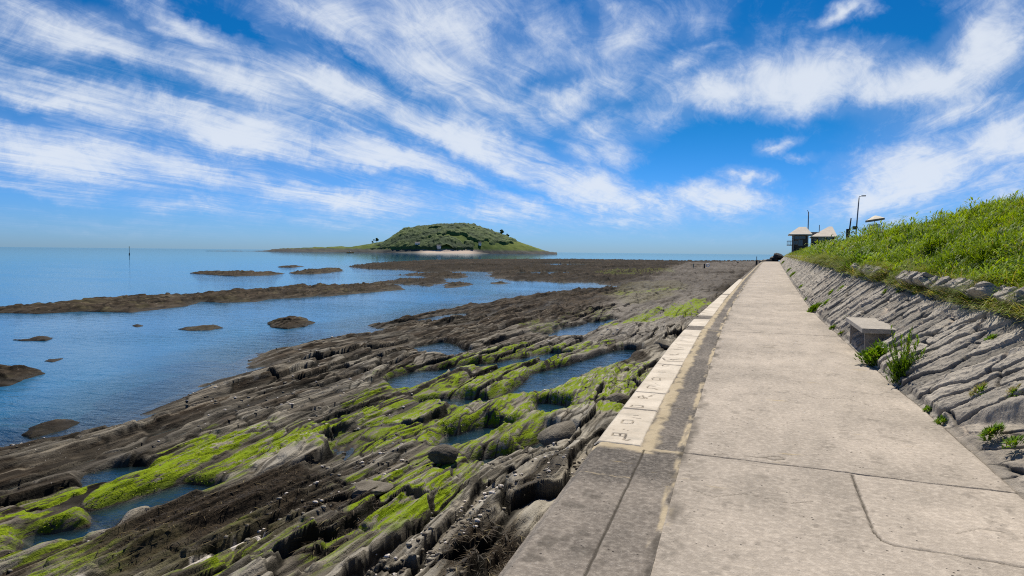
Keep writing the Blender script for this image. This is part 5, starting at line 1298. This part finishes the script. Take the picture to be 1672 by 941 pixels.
for i, (px, py, r, lab) in enumerate(((1264, 424, .9, 'dark boulder heaped highest at the end of the path'), (1259, 426, .6, 'smaller dark boulder on the sea side of the heap'), (1271, 419, 1.1, 'black boulder leaning on the tip of the grass bank'))):
    q = at_Y(px, py, 162); boulder('boulder', tuple(q), r, 30+i, M_DARKP, lab, 'boulder', 'dark boulders at the path end', (1, 1, .8), i, 3)

# ------------------------------------------------------------------ shingle, shells and seaweed strewn over the reef
def build_pebbles():
    g = np.random.default_rng(91); V0, F0 = ico(1); Vs = []; Fs = []; o = 0; A = {k: [] for k in ('pale', 'white')}
    n = 5200; r = 1/(1/6.5+g.random(n)*(1/45-1/6.5)); th = np.radians(g.uniform(-64, -8, n)); X = r*np.sin(th); Y = r*np.cos(th)
    z, at, D = reef_fields(X, Y); h2 = fbm(X/1.2, Y/2.5, 701, 3)
    k = (X < XO(Y)-.3) & (z > SEA+.0) & (at['alg'] < .3) & ((h2 > .06) | (at['grav'] > .3))
    for x, y, zz, wd, gr in zip(X[k], Y[k], z[k], at['weed'][k], at['grav'][k]):
        s = g.uniform(.012, .04)*(1+.5*gr)*(1+.02*y); q = V0*(1+.15*g.normal(size=(len(V0), 1)))*np.array([1, g.uniform(.6, 1), g.uniform(.3, .7)])*s
        a = g.uniform(0, 6.28); c, sn = math.cos(a), math.sin(a); q = np.stack([q[:, 0]*c-q[:, 1]*sn, q[:, 0]*sn+q[:, 1]*c, q[:, 2]], -1)
        Vs.append(q+np.array([x, y, zz+s*.2])); Fs.append(F0+o); o += len(q); w_ = 1. if g.random() < .22 else 0.
        A['pale'].append(np.full(len(q), g.uniform(.2, 1))); A['white'].append(np.full(len(q), w_))
    at = {k: np.concatenate(v) for k, v in A.items()}
    for k in ('alg', 'weed', 'grav', 'wet', 'olive', 'crev', 'lam'): at[k] = np.zeros(o)
    tag(np_mesh('shingle', np.concatenate(Vs), [np.concatenate(Fs)], M_REEF, attrs=at), 'grey pebbles and white shells strewn over the reef', 'shingle', kind='stuff')
build_pebbles()
M_WRACK = leaf_mat('wrack', (.014, .010, .006), (.075, .05, .022), transl=.1)
M_ALGA = leaf_mat('green_alga', (.08, .13, .004), (.33, .44, .014), transl=.25)
def build_weed():
    g = np.random.default_rng(93)
    n = 26000; r = 1/(1/6.2+g.random(n)*(1/16-1/6.2)); th = np.radians(g.uniform(-64, -6, n)); X = r*np.sin(th); Y = r*np.cos(th)
    z, at, D = reef_fields(X, Y); ok = (X < XO(Y)-.25) & (z > SEA-.02)
    k = ok & (at['weed'] > .4+.3*g.random(n)); x, y, zz = X[k], Y[k], z[k]; m = len(x)
    a = g.normal(size=m)*.9+np.pi/2+np.pi*(g.random(m) < .5)
    parts = blades(np.stack([x, y, zz+.01], -1), np.stack([np.cos(a), np.sin(a)], -1)*2.2, .05+.12*g.random(m), (.006+.010*g.random(m))*np.clip(y/10, .8, 2), .15+.5*g.random(m)*0-.1*g.random(m), np.clip(.4+.3*g.normal(size=m), 0, 1), np.where(g.random(m) < .06, .5, 0), 3)
    tag(np_mesh('seaweed', parts[0], parts[1], M_WRACK, attrs=parts[2]), 'tangled dark brown seaweed lying in the gullies of the reef', 'seaweed', kind='stuff')
    n = 60000; r = 1/(1/6.2+g.random(n)*(1/24-1/6.2)); th = np.radians(g.uniform(-64, -6, n)); X = r*np.sin(th); Y = r*np.cos(th)
    z, at, D = reef_fields(X, Y); ok = (X < XO(Y)-.25) & (z > SEA)
    k = ok & (at['alg'] > .7+.25*g.random(n)); x, y, zz = X[k], Y[k], z[k]; m = len(x)
    a = g.normal(size=m)*.7-np.pi/2
    P_ = blades(np.stack([x, y, zz-.004], -1), np.stack([np.cos(a), np.sin(a)], -1)*2.3, (.015+.025*g.random(m))*np.clip(r[k]/10, .8, 2.), (.007+.010*g.random(m))*np.clip(r[k]/9, .8, 3), .1+.25*g.random(m), np.clip(.55+.25*g.normal(size=m)+.3*fbm(x/.6, y/1.5, 711, 3), 0, 1), np.where(g.random(m) < .03, .4, 0), 2)
    tag(np_mesh('green_alga', P_[0], P_[1], M_ALGA, attrs=P_[2]), 'bright green filmy weed coating the reef ridges', 'green weed', kind='stuff')
build_weed()
